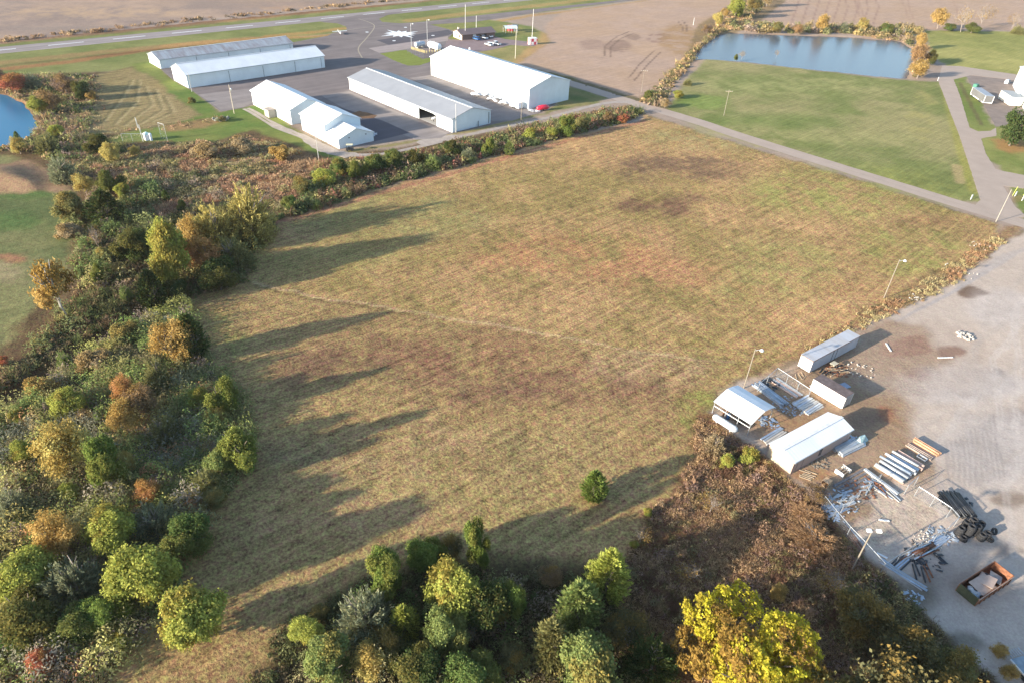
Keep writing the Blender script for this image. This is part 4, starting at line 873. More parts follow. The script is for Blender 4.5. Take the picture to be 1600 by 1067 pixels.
p_scrub = [(3, L_(180, 138, 92)), (2.5, L_(146, 112, 86)), (2, L_(164, 132, 88)), (1.2, L_(148, 114, 98)), (1.2, L_(194, 144, 92)), (.8, L_(120, 112, 60)), (1.5, L_(116, 84, 62))]
p_dark = [(3, L_(98, 100, 56)), (2, L_(124, 106, 72)), (2, L_(96, 106, 54)), (1.5, L_(130, 104, 72)), (1, L_(130, 124, 62))]
p_hedge = [(3, L_(92, 104, 56)), (2, L_(128, 124, 66)), (2, L_(124, 98, 74)), (1.5, L_(150, 126, 76)), (1, L_(150, 90, 70)), (1.5, L_(110, 116, 60))]
def mounds(px, dens, pal, rad=(.9, 2.4), hgt=(.9, 3.0), per=210, leaf=.13, seed=0, excl=()):
    q = scatter(px, dens, excl=excl); n = len(q); pn = vnoise(q[:, 0], q[:, 1], 9, 131 + seed, 2); pn = pn.argsort().argsort() / max(n, 1)
    cols_ = np.array([c for _, c in pal]); w = np.cumsum([a for a, _ in pal]); w = w / w[-1]
    base = cols_[np.clip(np.searchsorted(w, np.clip(pn + rng.normal(0, .2, n), 0, .999)), 0, len(pal) - 1)] * rng.uniform(.8, 1.25, (n, 1))
    r = rng.uniform(*rad, n); h = rng.uniform(*hgt, n); k = np.repeat(np.arange(n), per); d = unit(rng.normal(0, 1, (len(k), 3))); d[:, 2] = np.abs(d[:, 2])
    an = np.arctan2(d[:, 1], d[:, 0]); wob = 1 + .22 * np.sin(an * 3 + k) + .15 * np.sin(an * 5 + 2.1 * k) + .12 * np.sin(d[:, 2] * 9 + k)
    P = np.concatenate([q[k], np.zeros((len(k), 1))], 1) + d * np.stack([r[k], r[k], h[k]], 1) * (wob * rng.uniform(.5, 1.05, len(k)) ** .5)[:, None]
    V = leaf_cards(P, rng.uniform(.5, 1.5, len(k)) * leaf, d + [0, 0, .3], 2.4).reshape(-1, 4, 3)[:, [0, 1, 2, 0, 2, 3]].reshape(-1, 3)
    me = npmesh('brushwood', V, 3, BRUSH, np.repeat(base[k] * rng.uniform(.8, 1.2, (len(k), 1)), 6, 0)); return tag(link('brushwood', me), kind='stuff')
BELT = [(-60, 660), (0, 632), (60, 596), (110, 566), (160, 530), (205, 500), (245, 472), (285, 470), (300, 520), (350, 590), (390, 645), (400, 700), (370, 750), (312, 800), (290, 868), (270, 930), (230, 980), (190, 1030), (150, 1100), (-60, 1130)]
brush('undergrowth', BELT, 2.2, p_belt, (.4, 1.6), 26, 1.0, .17, .15, 1, excl=[(CREEK, 2.2)])
brush('undergrowth', [(-60, 640), (0, 595), (60, 530), (110, 480), (120, 430), (120, 380), (118, 330), (150, 300), (230, 340), (330, 330), (430, 345), (395, 385), (385, 440), (290, 466), (240, 462), (200, 492), (150, 522), (100, 552), (50, 585), (0, 620), (-60, 660)], 1.5, p_dark, (.5, 2.2), 16, .85, .30, .4, 2, excl=[(CREEK, 1.6)])
brush('undergrowth', [(90, 245), (160, 235), (230, 232), (260, 222), (330, 228), (385, 212), (430, 224), (480, 246), (520, 262), (540, 290), (440, 335), (360, 300), (300, 330), (230, 345), (160, 300), (120, 300)], .85, p_wet, (.3, 1.0), 18, .95, .28, .6, 3, patch=9)
brush('undergrowth', [(500, 258), (560, 250), (640, 240), (720, 225), (790, 207), (860, 192), (930, 176), (985, 170), (1008, 180), (960, 196), (880, 214), (760, 248), (600, 292), (520, 318), (450, 340), (430, 348), (470, 300)], 1.1, p_hedge, (.6, 2.6), 18, .9, .36, .25, 4)
brush('undergrowth', [(-100, 118), (60, 118), (150, 118), (150, 160), (128, 205), (160, 225), (220, 232), (150, 250), (110, 275), (60, 240), (0, 238), (-60, 240), (40, 226), (62, 196), (48, 160), (0, 140), (-100, 140)], .55, p_wild, (.5, 2.2), 15, 1.1, .42, .35, 5)
brush('undergrowth', [(1085, 655), (1115, 655), (1160, 690), (1200, 722), (1238, 752), (1280, 788), (1310, 825), (1340, 868), (1395, 912), (1420, 950), (1450, 1010), (1480, 1090), (1480, 1160), (1020, 1160), (960, 1000), (960, 885), (1000, 832), (1060, 760), (1080, 720)], 5.2, p_scrub, (.15, .7), 18, .45, .13, .6, 6, patch=4)
brush('undergrowth', [(1330, 890), (1400, 915), (1450, 975), (1500, 1020), (1550, 1068), (1580, 1120), (1400, 1150), (1300, 1000)], 3.2, [(2, L_(130, 122, 70)), (2, L_(116, 98, 66)), (1, L_(180, 150, 84)), (2, L_(96, 96, 56))], (.5, 1.5), 16, .5, .17, .4, 7)
brush('undergrowth', [(450, 980), (560, 915), (640, 880), (720, 885), (790, 905), (850, 900), (960, 890), (980, 980), (960, 1160), (300, 1160), (400, 1050)], 3.0, p_dark, (.2, .9), 15, .5, .18, .45, 8)
brush('undergrowth', [(1352, 518), (1400, 492), (1450, 464), (1500, 438), (1540, 402), (1566, 378), (1560, 362), (1545, 375), (1450, 436), (1380, 470), (1290, 528), (1250, 556), (1270, 560)], 1.6, [(3, L_(196, 154, 100)), (2, L_(176, 128, 84)), (1, L_(140, 120, 76))], (.2, .7), 12, .45, .2, .85, 9)
brush('undergrowth', [(1000, 160), (1050, 112), (1100, 62), (1116, 46), (1200, -30), (1230, -34), (1160, 46), (1200, 50), (1300, 50), (1425, 58), (1440, 118), (1425, 122), (1430, 74), (1330, 53), (1220, 50), (1135, 47), (1098, 70), (1080, 100), (1040, 150), (1030, 168)], .4, [(2, L_(170, 136, 90)), (2, L_(120, 110, 66)), (1, L_(190, 150, 80)), (1, L_(150, 126, 100)), (1, L_(100, 104, 60))], (.5, 2.4), 16, 1.3, .55, .4, 10)
mounds([(1130, 47), (1200, 52), (1330, 54), (1430, 62), (1440, 46), (1330, 44), (1200, 42), (1130, 38)], .06, [(2, L_(150, 130, 84)), (2, L_(124, 124, 74)), (1, L_(176, 146, 80)), (1, L_(140, 120, 104))], (1.6, 3.2), (1.6, 3.6), 200, .42, 25)
mounds(BELT, .26, [(2, L_(140, 126, 84)), (2, L_(150, 146, 84)), (1.5, L_(116, 130, 62)), (1.5, L_(146, 152, 66)), (.7, L_(196, 164, 74)), (.7, L_(176, 120, 70)), (1, L_(136, 116, 104)), (1, L_(170, 146, 88)), (1, L_(110, 124, 62)), (1, L_(140, 138, 112))], excl=[(CREEK, 2.5)])
mounds(BELT, .045, [(2, L_(120, 138, 64)), (2, L_(150, 150, 70)), (1.5, L_(164, 158, 84)), (1, L_(130, 128, 80)), (.8, L_(188, 156, 76)), (1, L_(100, 128, 56)), (.6, L_(150, 138, 116))], (1.8, 3.4), (2.4, 4.2), 620, .14, 21, excl=[(CREEK, 3)])
mounds([(470, 985), (575, 930), (650, 900), (720, 905), (800, 930), (820, 1000), (800, 1120), (380, 1120), (420, 1030)], .05, [(2, L_(104, 124, 58)), (2, L_(130, 138, 70)), (1.5, L_(92, 112, 52)), (1, L_(140, 132, 84))], (1.2, 2.4), (2.0, 4.2), 560, .10, 22)
mounds([(840, 1010), (900, 960), (980, 960), (1060, 1000), (1060, 1120), (830, 1120)], .05, [(2, L_(104, 124, 58)), (2, L_(120, 116, 66)), (1, L_(130, 108, 84))], (1.0, 2.0), (1.2, 3.0), 520, .10, 23)
mounds([(120, 350), (180, 300), (240, 270), (250, 330), (400, 340), (420, 350), (385, 438), (290, 462), (200, 470), (120, 470)], .03, [(2, L_(104, 122, 60)), (2, L_(130, 134, 72)), (1, L_(160, 150, 80)), (1, L_(88, 104, 52))], (1.8, 3.2), (2.0, 3.6), 480, .2, 24, excl=[(CREEK, 3)])
mounds([(120, 330), (170, 290), (240, 240), (330, 300), (440, 300), (500, 300), (395, 385), (385, 438), (290, 462), (235, 455), (150, 515), (60, 570), (0, 600), (0, 570), (110, 470)], .05, [(2, L_(104, 110, 64)), (2, L_(124, 118, 76)), (1.5, L_(136, 116, 96)), (1, L_(150, 140, 84))], leaf=.22, per=140, seed=1, excl=[(CREEK, 2.5)])
mounds([(1085, 660), (1150, 690), (1235, 755), (1310, 835), (1380, 920), (1440, 1000), (1440, 1100), (1020, 1100), (960, 890), (1070, 750)], .10, [(2, L_(160, 124, 90)), (2, L_(140, 112, 98)), (1, L_(128, 118, 76)), (1.5, L_(150, 120, 84))], (.5, 1.2), (.4, 1.1), 150, .11, 2)
mounds([(1330, 890), (1400, 920), (1460, 990), (1540, 1060), (1560, 1120), (1300, 1120)], .16, [(2, L_(120, 116, 70)), (2, L_(136, 118, 84)), (1, L_(170, 150, 90))], (.7, 1.6), (.7, 1.9), 170, .12, 3)
mounds([(500, 262), (640, 242), (790, 210), (900, 185), (1000, 175), (880, 210), (760, 244), (600, 288), (470, 330)], .085, [(2, L_(104, 116, 64)), (2, L_(130, 128, 78)), (1.5, L_(140, 112, 90)), (1, L_(150, 140, 84))], (1.2, 2.4), (1.0, 2.6), 150, .26, 4)
mounds([(230, 225), (400, 214), (470, 240), (500, 270), (400, 290), (230, 300), (130, 290)], .022, [(2, L_(150, 132, 84)), (1, L_(170, 134, 96)), (1, L_(120, 118, 74))], (1.2, 2.2), (.7, 1.5), 130, .28, 5)
mounds([(450, 985), (600, 930), (720, 900), (850, 905), (960, 900), (970, 1000), (940, 1120), (330, 1120)], .14, [(2, L_(100, 104, 60)), (2, L_(120, 112, 76)), (1, L_(130, 112, 92))], (.7, 1.9), (.5, 2.4), 170, .13, 6)
brush('weeds', [(130, 128), (160, 128), (165, 205), (340, 182), (330, 192), (170, 222), (120, 215)], .25, p_wet, (.3, .8), 10, .8, .3, .7, 11)
brush('weeds', [(-60, 64), (0, 62), (400, 20), (640, -2), (640, 0), (400, 25), (0, 67), (-60, 73)], .10, [(2, L_(140, 110, 76)), (1, L_(180, 140, 96)), (1, L_(104, 90, 66))], (.5, 1.6), 14, 1.6, .7, .5, 12)
# ------------------------------------------------------------------ buildings
UA = math.radians(-45.5)       # frame of the lower hangars: x runs down-right, y runs up-right
UH = math.radians(44.5)        # frame of the two back hangars
WHITE = ribbed('white_sheet_wall', (.74, .79, .80), .3, 'X', (.62, .60, .55), .10, strength=.35)
WHITEG = ribbed('white_sheet_gable', (.71, .77, .79), .3, 'Y', (.60, .58, .55), .10, strength=.35)
ROOFW = ribbed('white_sheet_roof', (.74, .76, .77), .6, 'X', (.62, .62, .60), .16, strength=.25)
ROOFG = ribbed('grey_sheet_roof', (.40, .42, .46), .6, 'X', (.34, .34, .36), .3, strength=.25)
ROOFR = ribbed('weathered_sheet_roof', (.36, .39, .42), .6, 'X', (.22, .18, .17), .75, strength=.25)
ROOFG2 = ribbed('dove_grey_sheet_roof', (.27, .28, .30), .6, 'X', (.24, .24, .25), .25, strength=.25)
TAN = ribbed('tan_sheet_wall', lin(206, 180, 170, .62), .25, 'X', (.4, .3, .22), .2, strength=.3)
TANG = ribbed('cream_sheet_wall', lin(236, 220, 190, .62), .25, 'Y', (.45, .34, .26), .25, strength=.3)
SEAM = plain('door_seam', (.10, .11, .12), .6)
GUT = plain('gutter_grey', (.34, .38, .40), .5)
TRIM = plain('trim', (.62, .63, .64), .5)
DARK = plain('dark_interior', (.03, .03, .035), .9)
CONCF = plain('concrete', (.42, .40, .37), .9)
GREYM = plain('galvanised_steel', (.45, .47, .49), .45, .6, .2, 3)
BLACK = plain('black_plastic', (.018, .02, .024), .45, spec=.5)
WHITEP = plain('white_paint', (.72, .72, .70), .4, spec=.5)
WOOD = plain('weathered_wood', (.34, .27, .19), .85, var=.3, scale=3)
WOODP = plain('pole_wood', (.22, .19, .15), .85, var=.2, scale=2)
RUST = plain('rusty_steel', (.20, .085, .045), .8, var=.5, scale=2.5)
GLASSD = plain('dark_glass', (.02, .03, .04), .12, spec=.8)
RUB = plain('tyre_rubber', (.028, .028, .03), .8, var=.3, scale=6)

def gabled(name, label, cat, org, th, L, W, he, hr, wm=WHITE, gm=WHITEG, rm=ROOFW, doors=(), opening=None, over=.35, dh=.80, group=None, rt=.12, slab=True):
    e = empty(name, label, cat, (org[0], org[1], 0), th, group); t = .14
    w = MB(); hh = he - .02
    if opening:
        a, b, zt = opening
        w.box(0, a, 0, t, 0, hh).box(b, L, 0, t, 0, hh).box(a, b, 0, t, zt, hh)
    else: w.box(0, L, 0, t, 0, hh)
    w.box(0, L, W - t, W, 0, hh); w.obj('wall', wm, e)
    pr = [(t, 0), (W - t, 0), (W - t, hh), (W / 2, hr - .05), (t, hh)]
    for g0, g1 in ((.003, t), (L - t, L - .003)): MB().prism(pr, g0, g1).obj('gable_wall', gm, e)
    r = MB(); sl = (hr - he) / (W / 2)
    for sgn in (0, 1):
        y0 = -over if not sgn else W + over; z0 = he - over * sl
        pts = [(y0, z0), (W / 2, hr), (W / 2, hr + rt), (y0, z0 + rt)]
        if sgn: pts = pts[::-1]
        r.prism(pts, -over, L + over)
    ro = r.obj('roof', rm, e)
    MB().box(-over, L + over, W / 2 - .25, W / 2 + .25, hr + rt - .03, hr + rt + .05).obj('ridge_cap', TRIM, ro)
    for (a, b) in doors:
        d = MB().box(a + .06, b - .06, -.07, -.003, .06, he * dh).obj('door', wm, e)
        MB().box(b - .05, b + .10, -.075, -.004, .02, he * dh).obj('door_seam', SEAM, e)
    MB().box(-over, L + over, -over - .10, -over + .0, he - over * sl - .10, he - over * sl + .06).obj('gutter', GUT, e)
    if slab: MB().box(.1, L - .1, .1, W - .1, -.1, .07).obj('floor_slab', CONCF, e)
    return e
def xy(near, u, d): return (near[0] + u[0] * d, near[1] + u[1] * d)
uA = (math.cos(UA), math.sin(UA)); vA = (-math.sin(UA), math.cos(UA))
Cn = G(825.7, 171.3); Co = xy(Cn, uA, -57.7)
gabled('hangar', 'largest all-white hangar with a tall grey-blue shaded gable, standing nearest the road', 'hangar', Co, UA, 57.7, 21.0, 7.2, 10.0, doors=[(9, 21), (21.2, 33), (33.2, 45)], dh=.78)
Bn = G(706.8, 207.8); Bo = xy(Bn, uA, -61.8)
hB = gabled('hangar', 'long white hangar with grey roof and one open bay showing a small plane inside', 'hangar', Bo, UA, 61.8, 16.5, 4.45, 6.6, rm=ROOFG2, doors=[(3, 16.5), (17, 30), (30.5, 43.2)], opening=(43.8, 53.6, 3.7), dh=.84)
MB().box(61.95, 62.05, 10.8, 11.0, .1, 1.9).obj('vent', SEAM, hB); MB().box(61.8, 61.98, 15.6, 15.75, .3, 4.0).obj('downpipe', SEAM, hB)
An = G(456.3, 195.6); Ao = xy(An, uA, -27.5)
hA = gabled('hangar', 'white gabled hangar, upper left of two smaller ones beside the access track', 'hangar', Ao, UA, 27.5, 12.5, 4.8, 7.2)
Eo = G(472.5, 203.1); 
gabled('hangar', 'white gabled workshop with a lower front extension by the access track', 'workshop', Eo, UA, 14.6, 12.6, 5.1, 7.5)
ext = gabled('workshop_extension', 'low white gabled annexe joined to the front of the workshop, golf cart beside it', 'annexe', xy(Eo, uA, 14.95), UA, 7.4, 12.2, 2.85, 5.1, over=.3)
for y_ in (3.4, 9.3): MB().box(7.401, 7.5, y_, y_ + .4, 2.6, 2.9).obj('wall_lamp', SEAM, ext)
H2o = G(294.9, 138.5)
h2 = gabled('hangar', 'long white hangar with bay doors facing the apron, front one of the back pair', 'hangar', H2o, UH, 56.4, 13.7, 4.7, 7.2, doors=[(1, 15.8), (16.1, 29.5), (29.8, 43), (43.3, 54.8)], dh=.86)
H1o = G(251.9, 108.2)
gabled('hangar', 'long white hangar with blotchy weathered grey roof, farthest one by the runway', 'hangar', H1o, UH, 57.5, 12.4, 3.5, 5.2, rm=ROOFR, doors=[(1, 14.5), (14.8, 28), (28.3, 42), (42.3, 56)], dh=.84)
# small timber hut by hangar A
p = G(414, 181.5)
e = empty('storage_hut', 'small grey-brown flat storage hut against the smaller upper white hangar', 'hut', (p[0], p[1], 0), UA)
w = MB().box(0, 3.2, 0, 3.0, 0, 2.5).obj('wall', ribbed('hut_boards', (.42, .38, .34), .3, 'X', (.2, .17, .14), .4), e)
MB().box(-.2, 3.4, -.2, 3.2, 2.5, 2.66).obj('roof', plain('hut_roof', (.33, .28, .25), .8), e); MB().box(.9, 2.0, -.04, -.003, .05, 2.1).obj('door', GREYM, e)

# terminal building
p = G(688.5, 54); q = G(749, 60)
te = empty('terminal_building', 'low brick terminal building with brown roof and cream gable end', 'building', (*G(746, 62.5), 0), 0)
o = Vector(G(681, 63.5)); 
te.location = (*G(739.5, 62.6), 0); te.rotation_euler[2] = UA + math.pi
a_ = Vector(G(727, 63.2)); te.location = (*Vector(G(722, 63.5)), 0); te.rotation_euler[2] = math.radians(44.5 - 10)
Lt, Wt = 19.0, 9.0
BR_ = plain('brown_brick', (.20, .13, .11), .85, var=.25, scale=6); CR_ = plain('cream_block', (.72, .62, .46), .8)
w = MB(); w.box(0, Lt, 0, .2, 0, 2.7).box(0, Lt, Wt - .2, Wt, 0, 2.7).obj('wall', BR_, te)
for g0, g1 in ((.003, .2), (Lt - .2, Lt - .003)): MB().prism([(.2, 0), (Wt - .2, 0), (Wt - .2, 2.65), (Wt / 2, 4.1), (.2, 2.65)], g0, g1).obj('gable_wall', CR_, te)
r = MB()
for s in (0, 1):
    pts = [(-.8, 2.45), (Wt / 2, 4.2), (Wt / 2, 4.32), (-.8, 2.57)]
    if s: pts = [(Wt - y, z) for y, z in pts][::-1]
    r.prism(pts, -.9, Lt + .6)
r.obj('roof', ribbed('brown_roof', (.17, .125, .12), .5, 'X', (.1, .08, .07), .3), te)
for x_ in (9.0, 12.5): MB().box(x_, x_ + 1.6, -.03, -.002, .9, 2.1).obj('window', GLASSD, te)
MB().box(6.2, 8.0, -.04, -.002, .05, 2.2).obj('door', WHITEP, te)
for y_ in (2.0, 5.5): MB().box(-.03, .002, y_, y_ + 1.1, .9, 2.0).obj('gable_window', GLASSD, te)
MB().box(1.4, 2.2, 6.4, 7.2, 2.8, 4.6).obj('chimney', CR_, te)

# ------------------------------------------------------------------ yard buildings
S0 = G(1234.4, 740.7); th = math.radians(34.5)
sh = gabled('shed', 'long tan sheet shed with white gabled roof, largest building of the gravel yard', 'shed', S0, th, 14.0, 4.5, 2.5, 3.2, TAN, TANG, ROOFW, over=.12, rt=.06, slab=False)
for x_ in (1.0, 2.35): MB().box(x_, x_ + .05, -.02, -.002, .05, 2.1).obj('door_seam', SEAM, sh)
MB().box(6.2, 6.9, -.02, -.002, .6, 1.9).obj('wall_stain', plain('dark_patch', (.10, .09, .09), .8, var=.6, scale=3), sh)
T0 = G(1263.7, 583.8); th = math.radians(37)
tr = empty('box_trailer', 'long grey box trailer with white end and rusty roof edge at the field corner', 'trailer', (*T0, 0), th)
GB = ribbed('trailer_skin', (.40, .42, .47), .6, 'X', (.26, .25, .25), .35, strength=.3)
MB().box(.02, 14.58, 0, 2.44, .25, 2.76).obj('body', GB, tr); MB().box(-.01, .018, .04, 2.4, .27, 2.72).obj('end_panel', plain('white_end', (.78, .76, .70), .5), tr)
MB().box(-.06, 14.66, -.05, 2.49, 2.76, 2.82).obj('roof', ribbed('trailer_roof', (.46, .47, .50), .8, 'X', (.34, .30, .26), .5, strength=.15), tr)
MB().box(-.07, -.04, -.05, 2.49, 2.66, 2.80).box(-.06, 14.66, -.08, -.052, 2.66, 2.78).obj('roof_edge', RUST, tr)
for x_ in (6.4, 7.6): MB().box(x_, x_ + .12, -.05, -.002, .3, 2.7).obj('door_strap', SEAM, tr)
for x_ in (1.5, 12.0, 13.3): MB().lathe([(.01, -.15), (.42, -.15), (.48, -.08), (.48, .08), (.42, .15), (.01, .15)], 14, Matrix.Translation((x_, .25, .40)) @ Matrix.Rotation(math.pi / 2, 4, 'X')).obj('wheel', RUB, tr)
for x_ in (1.5, 12.0, 13.3): MB().lathe([(.01, -.15), (.42, -.15), (.48, -.08), (.48, .08), (.42, .15), (.01, .15)], 14, Matrix.Translation((x_, 2.2, .40)) @ Matrix.Rotation(math.pi / 2, 4, 'X')).obj('wheel', RUB, tr)
cn = empty('storage_container', 'short white storage container with dark brown roof, beside the long grey trailer', 'container', (51.72, 92.52, 0), math.radians(-52.0))
MB().box(0, 6.06, 0, 2.44, .1, 2.42).obj('body', ribbed('container_skin', (.80, .79, .76), .3, 'X', (.6, .5, .4), .15, strength=.5), cn)
MB().box(-.03, 6.09, -.03, 2.47, 2.42, 2.48).obj('roof', plain('container_roof', (.13, .10, .095), .8, var=.3), cn)
for y_ in (.08, 2.3): MB().box(6.06, 6.12, y_, y_ + .08, .1, 2.42).obj('corner_post', WHITEP, cn)
MB().box(6.061, 6.10, .2, 1.2, .15, 2.3).box(6.061, 6.10, 1.24, 2.24, .15, 2.3).obj('door', GREYM, cn)
# open-sided shelter
cp = empty('open_shelter', 'open-sided steel shelter with white faceted roof at the left corner of the yard', 'shelter', (33.25, 85.1, 0), math.radians(-48.0))
prof = [(-.15, 2.45), (1.6, 3.05), (3.25, 3.4), (4.9, 3.05), (6.65, 2.45)]
pr2 = prof + [(y, z + .05) for y, z in prof[::-1]]
rf = MB()
for i in range(4): rf.prism([prof[i], prof[i + 1], (prof[i + 1][0], prof[i + 1][1] + .05), (prof[i][0], prof[i][1] + .05)], -.15, 6.95)
rf.obj('roof', ROOFW, cp)
for x_ in (.05, 2.3, 4.6, 6.75):
    for y_ in (.02, 6.48): MB().box(x_ - .05, x_ + .05, y_ - .05, y_ + .05, 0, 2.5).obj('post', GREYM, cp)
    MB().tube([(x_, .02, 2.42), (x_, 1.6, 2.98), (x_, 3.25, 3.33), (x_, 4.9, 2.98), (x_, 6.48, 2.42)], .04, 6).obj('rafter', GREYM, cp)
MB().box(0, 6.8, -.03, .03, 1.6, 1.72).box(0, 6.8, 6.46, 6.52, 1.6, 1.72).obj('side_rail', WHITEP, cp)
rj = random.Random(5)
def at_frame(o, x, y): m = Matrix.Rotation(o.rotation_euler[2], 2); v = m @ Vector((x, y)); return (o.location[0] + v.x, o.location[1] + v.y)
for k, (x_, y_, nm, lb, ct) in enumerate([(1.6, 1.2, 'steel_drum', 'rusty steel drum under the open-sided shelter', 'drum'), (2.4, 1.0, 'steel_drum', 'blue steel drum under the open-sided shelter', 'drum')]):
    pp = at_frame(cp, x_, y_); o = MB().lathe([(0, 0), (.29, 0), (.30, .02), (.29, .29), (.305, .31), (.29, .33), (.29, .58), (.305, .6), (.29, .62), (.30, .88), (.27, .86), (0, .86)], 18).obj(nm, RUST if k == 0 else plain('blue_paint', (.06, .14, .28), .5), loc=(*pp, 0)); tag(o, lb, ct)
pp = at_frame(cp, 4.2, 2.2); sd_ = empty('garden_tractor', 'dark garden tractor parked under the near end of the open-sided shelter', 'tractor', (*pp, 0), math.radians(20))
MB().box(-.9, .3, -.35, .35, .45, .85).box(-.3, .1, -.3, .3, .85, 1.15).obj('body', BLACK, sd_); MB().box(.3, .9, -.28, .28, .35, .6).obj('hood', plain('green_paint', (.05, .12, .05), .4), sd_)
for x_, y_, r_ in ((-.6, .45, .38), (-.6, -.45, .38), (.6, .4, .25), (.6, -.4, .25)): MB().lathe([(.02, -.1), (r_, -.1), (r_, .1), (.02, .1)], 14, Matrix.Translation((x_, y_, r_)) @ Matrix.Rotation(math.pi / 2, 4, 'X')).obj('wheel', RUB, sd_)
# propane / grey tank in front of the shelter
pp = at_frame(cp, 3.2, -1.1); tk = empty('long_tank', 'long pale grey cylindrical tank lying in front of the open-sided shelter', 'tank', (*pp, 0), math.radians(-48))
MB().lathe([(0, -2.3), (.3, -2.22), (.52, -2.0), (.56, -1.8), (.56, 1.8), (.52, 2.0), (.3, 2.22), (0, 2.3)], 20, Matrix.Translation((0, 0, .68)) @ Matrix.Rotation(math.pi / 2, 4, 'Y')).obj('shell', plain('tank_paint', (.50, .54, .56), .4), tk, True)
for x_ in (-1.3, 1.3): MB().box(x_ - .1, x_ + .1, -.4, .4, 0, .3).obj('cradle', CONCF, tk)
for x_ in (-1.95, -.65, .65, 1.95): MB().lathe([(.56, -.03), (.575, -.03), (.575, .03), (.56, .03)], 20, Matrix.Translation((x_, 0, .68)) @ Matrix.Rotation(math.pi / 2, 4, 'Y')).obj('band', GREYM, tk)

# ------------------------------------------------------------------ poles and lamps
def pole(px, py, h, kind, label, mat=WOODP, cat='utility pole', lean=0.0):
    p = G(px, py); e = empty('utility_pole' if kind != 'lamp' else 'lamp_pole', label, cat, (p[0], p[1], 0)); e.rotation_euler = (0, lean, 0)
    MB().tube([(0, 0, -.2), (0, 0, h)], [.115, .08], 8).obj('post', mat, e)
    if kind == 'cross':
        MB().box(-1.2, 1.2, -.06, .06, h - .7, h - .58).obj('crossarm', WOOD, e)
        for x_ in (-1.1, -.4, .4, 1.1): MB().lathe([(.05, 0), (.07, .06), (.03, .16), (0, .18)], 8, Matrix.Translation((x_, 0, h - .58))).obj('insulator', WHITEP, e)
    if kind in ('lamp', 'plamp'):
        MB().tube([(0, 0, h - .4), (.5, -.1, h - .1), (.95, -.15, h - .05)], .035, 6).obj('bracket', GREYM, e)
        ld = MB().lathe([(0, .18), (.16, .16), (.24, .06), (.36, -.06), (.34, -.16), (0, -.2)], 14, Matrix.Translation((1.05, -.15, h - .1))).obj('lamp_head', WHITEP, e, True)
    if kind == 'two':
        for s in (-1, 1):
            MB().tube([(0, 0, h - .35), (.7 * s, -.2, h - .15)], .035, 6).obj('bracket', GREYM, e)
            MB().box(.6 * s - .28, .6 * s + .28, -.5, -.05, h - .3, h - .05).obj('lamp_head', WHITEP, e)
    if kind == 'trans':
        MB().lathe([(0, 0), (.25, 0), (.25, .8), (.18, .9), (0, .9)], 14, Matrix.Translation((.42, 0, h - 2.0))).obj('transformer', GREYM, e, True)
    return e
for a in [(1381, 466, 9.2, 'lamp', 'slim lamp pole standing at the field edge above the gravel yard', WOODP), (1162, 606, 8.3, 'lamp', 'slim lamp pole just behind the open-sided shelter', WOODP),
          (1332, 888, 7.9, 'two', 'lamp pole with twin white lamp heads beside the wire enclosure', WOODP), (1556, 347, 9.0, 'plain', 'bare pale pole at the junction of the two roads', plain('pale_pole', (.30, .28, .24), .7)),
          (1131, 181, 9.2, 'cross', 'pole standing alone in the green meadow', WOODP), (1002, 146, 9.0, 'cross', 'pole beside the creek where the stubble field meets the road', WOODP),
          (814, 192, 10.5, 'plain', 'pole on the gravel track near the red vehicle', WOODP), (712.5, 207.5, 9.2, 'plain', 'white pole at the corner of the grey-roofed hangar', plain('white_pole', (.5, .5, .48), .6)),
          (498.5, 253, 8.6, 'plain', 'white pole at the outer bend of the access track', plain('whitish_pole', (.42, .41, .38), .6)), (366, 178, 9.4, 'trans', 'pole with a transformer on the lawn by the apron corner', plain('light_pole_wood', (.56, .48, .36), .8)),
          (300, 144, 6.8, 'plain', 'thin white pole in front of the four-bay hangar', plain('thin_pole', (.45, .44, .42), .6)), (727, 61, 15.5, 'plain', 'tall white pole in front of the terminal building', WHITEP),
          (805, 92, 13.5, 'plain', 'tall pale pole beyond the largest white hangar', plain('cream_pole', (.62, .58, .48), .7)), (831, 66, 15.0, 'plain', 'slender mast behind the red and white chequered cabin', WHITEP),
          (668, 70, 11.0, 'lamp', 'lamp pole at the back of the fuel tanks', GREYM), (643, 73, 10.0, 'lamp', 'lamp pole at the left end of the fuel tanks', GREYM), (744, 55, 9, 'plain', 'thin mast on the lawn behind the terminal building', WHITEP), (1083, 40, 4, 'plain', 'short pale marker pole near the far creek bank', WHITEP)]:
    pole(a[0], a[1], a[2], a[3], a[4], a[5], 'lamp pole' if a[3] in ('lamp', 'two') else 'pole')

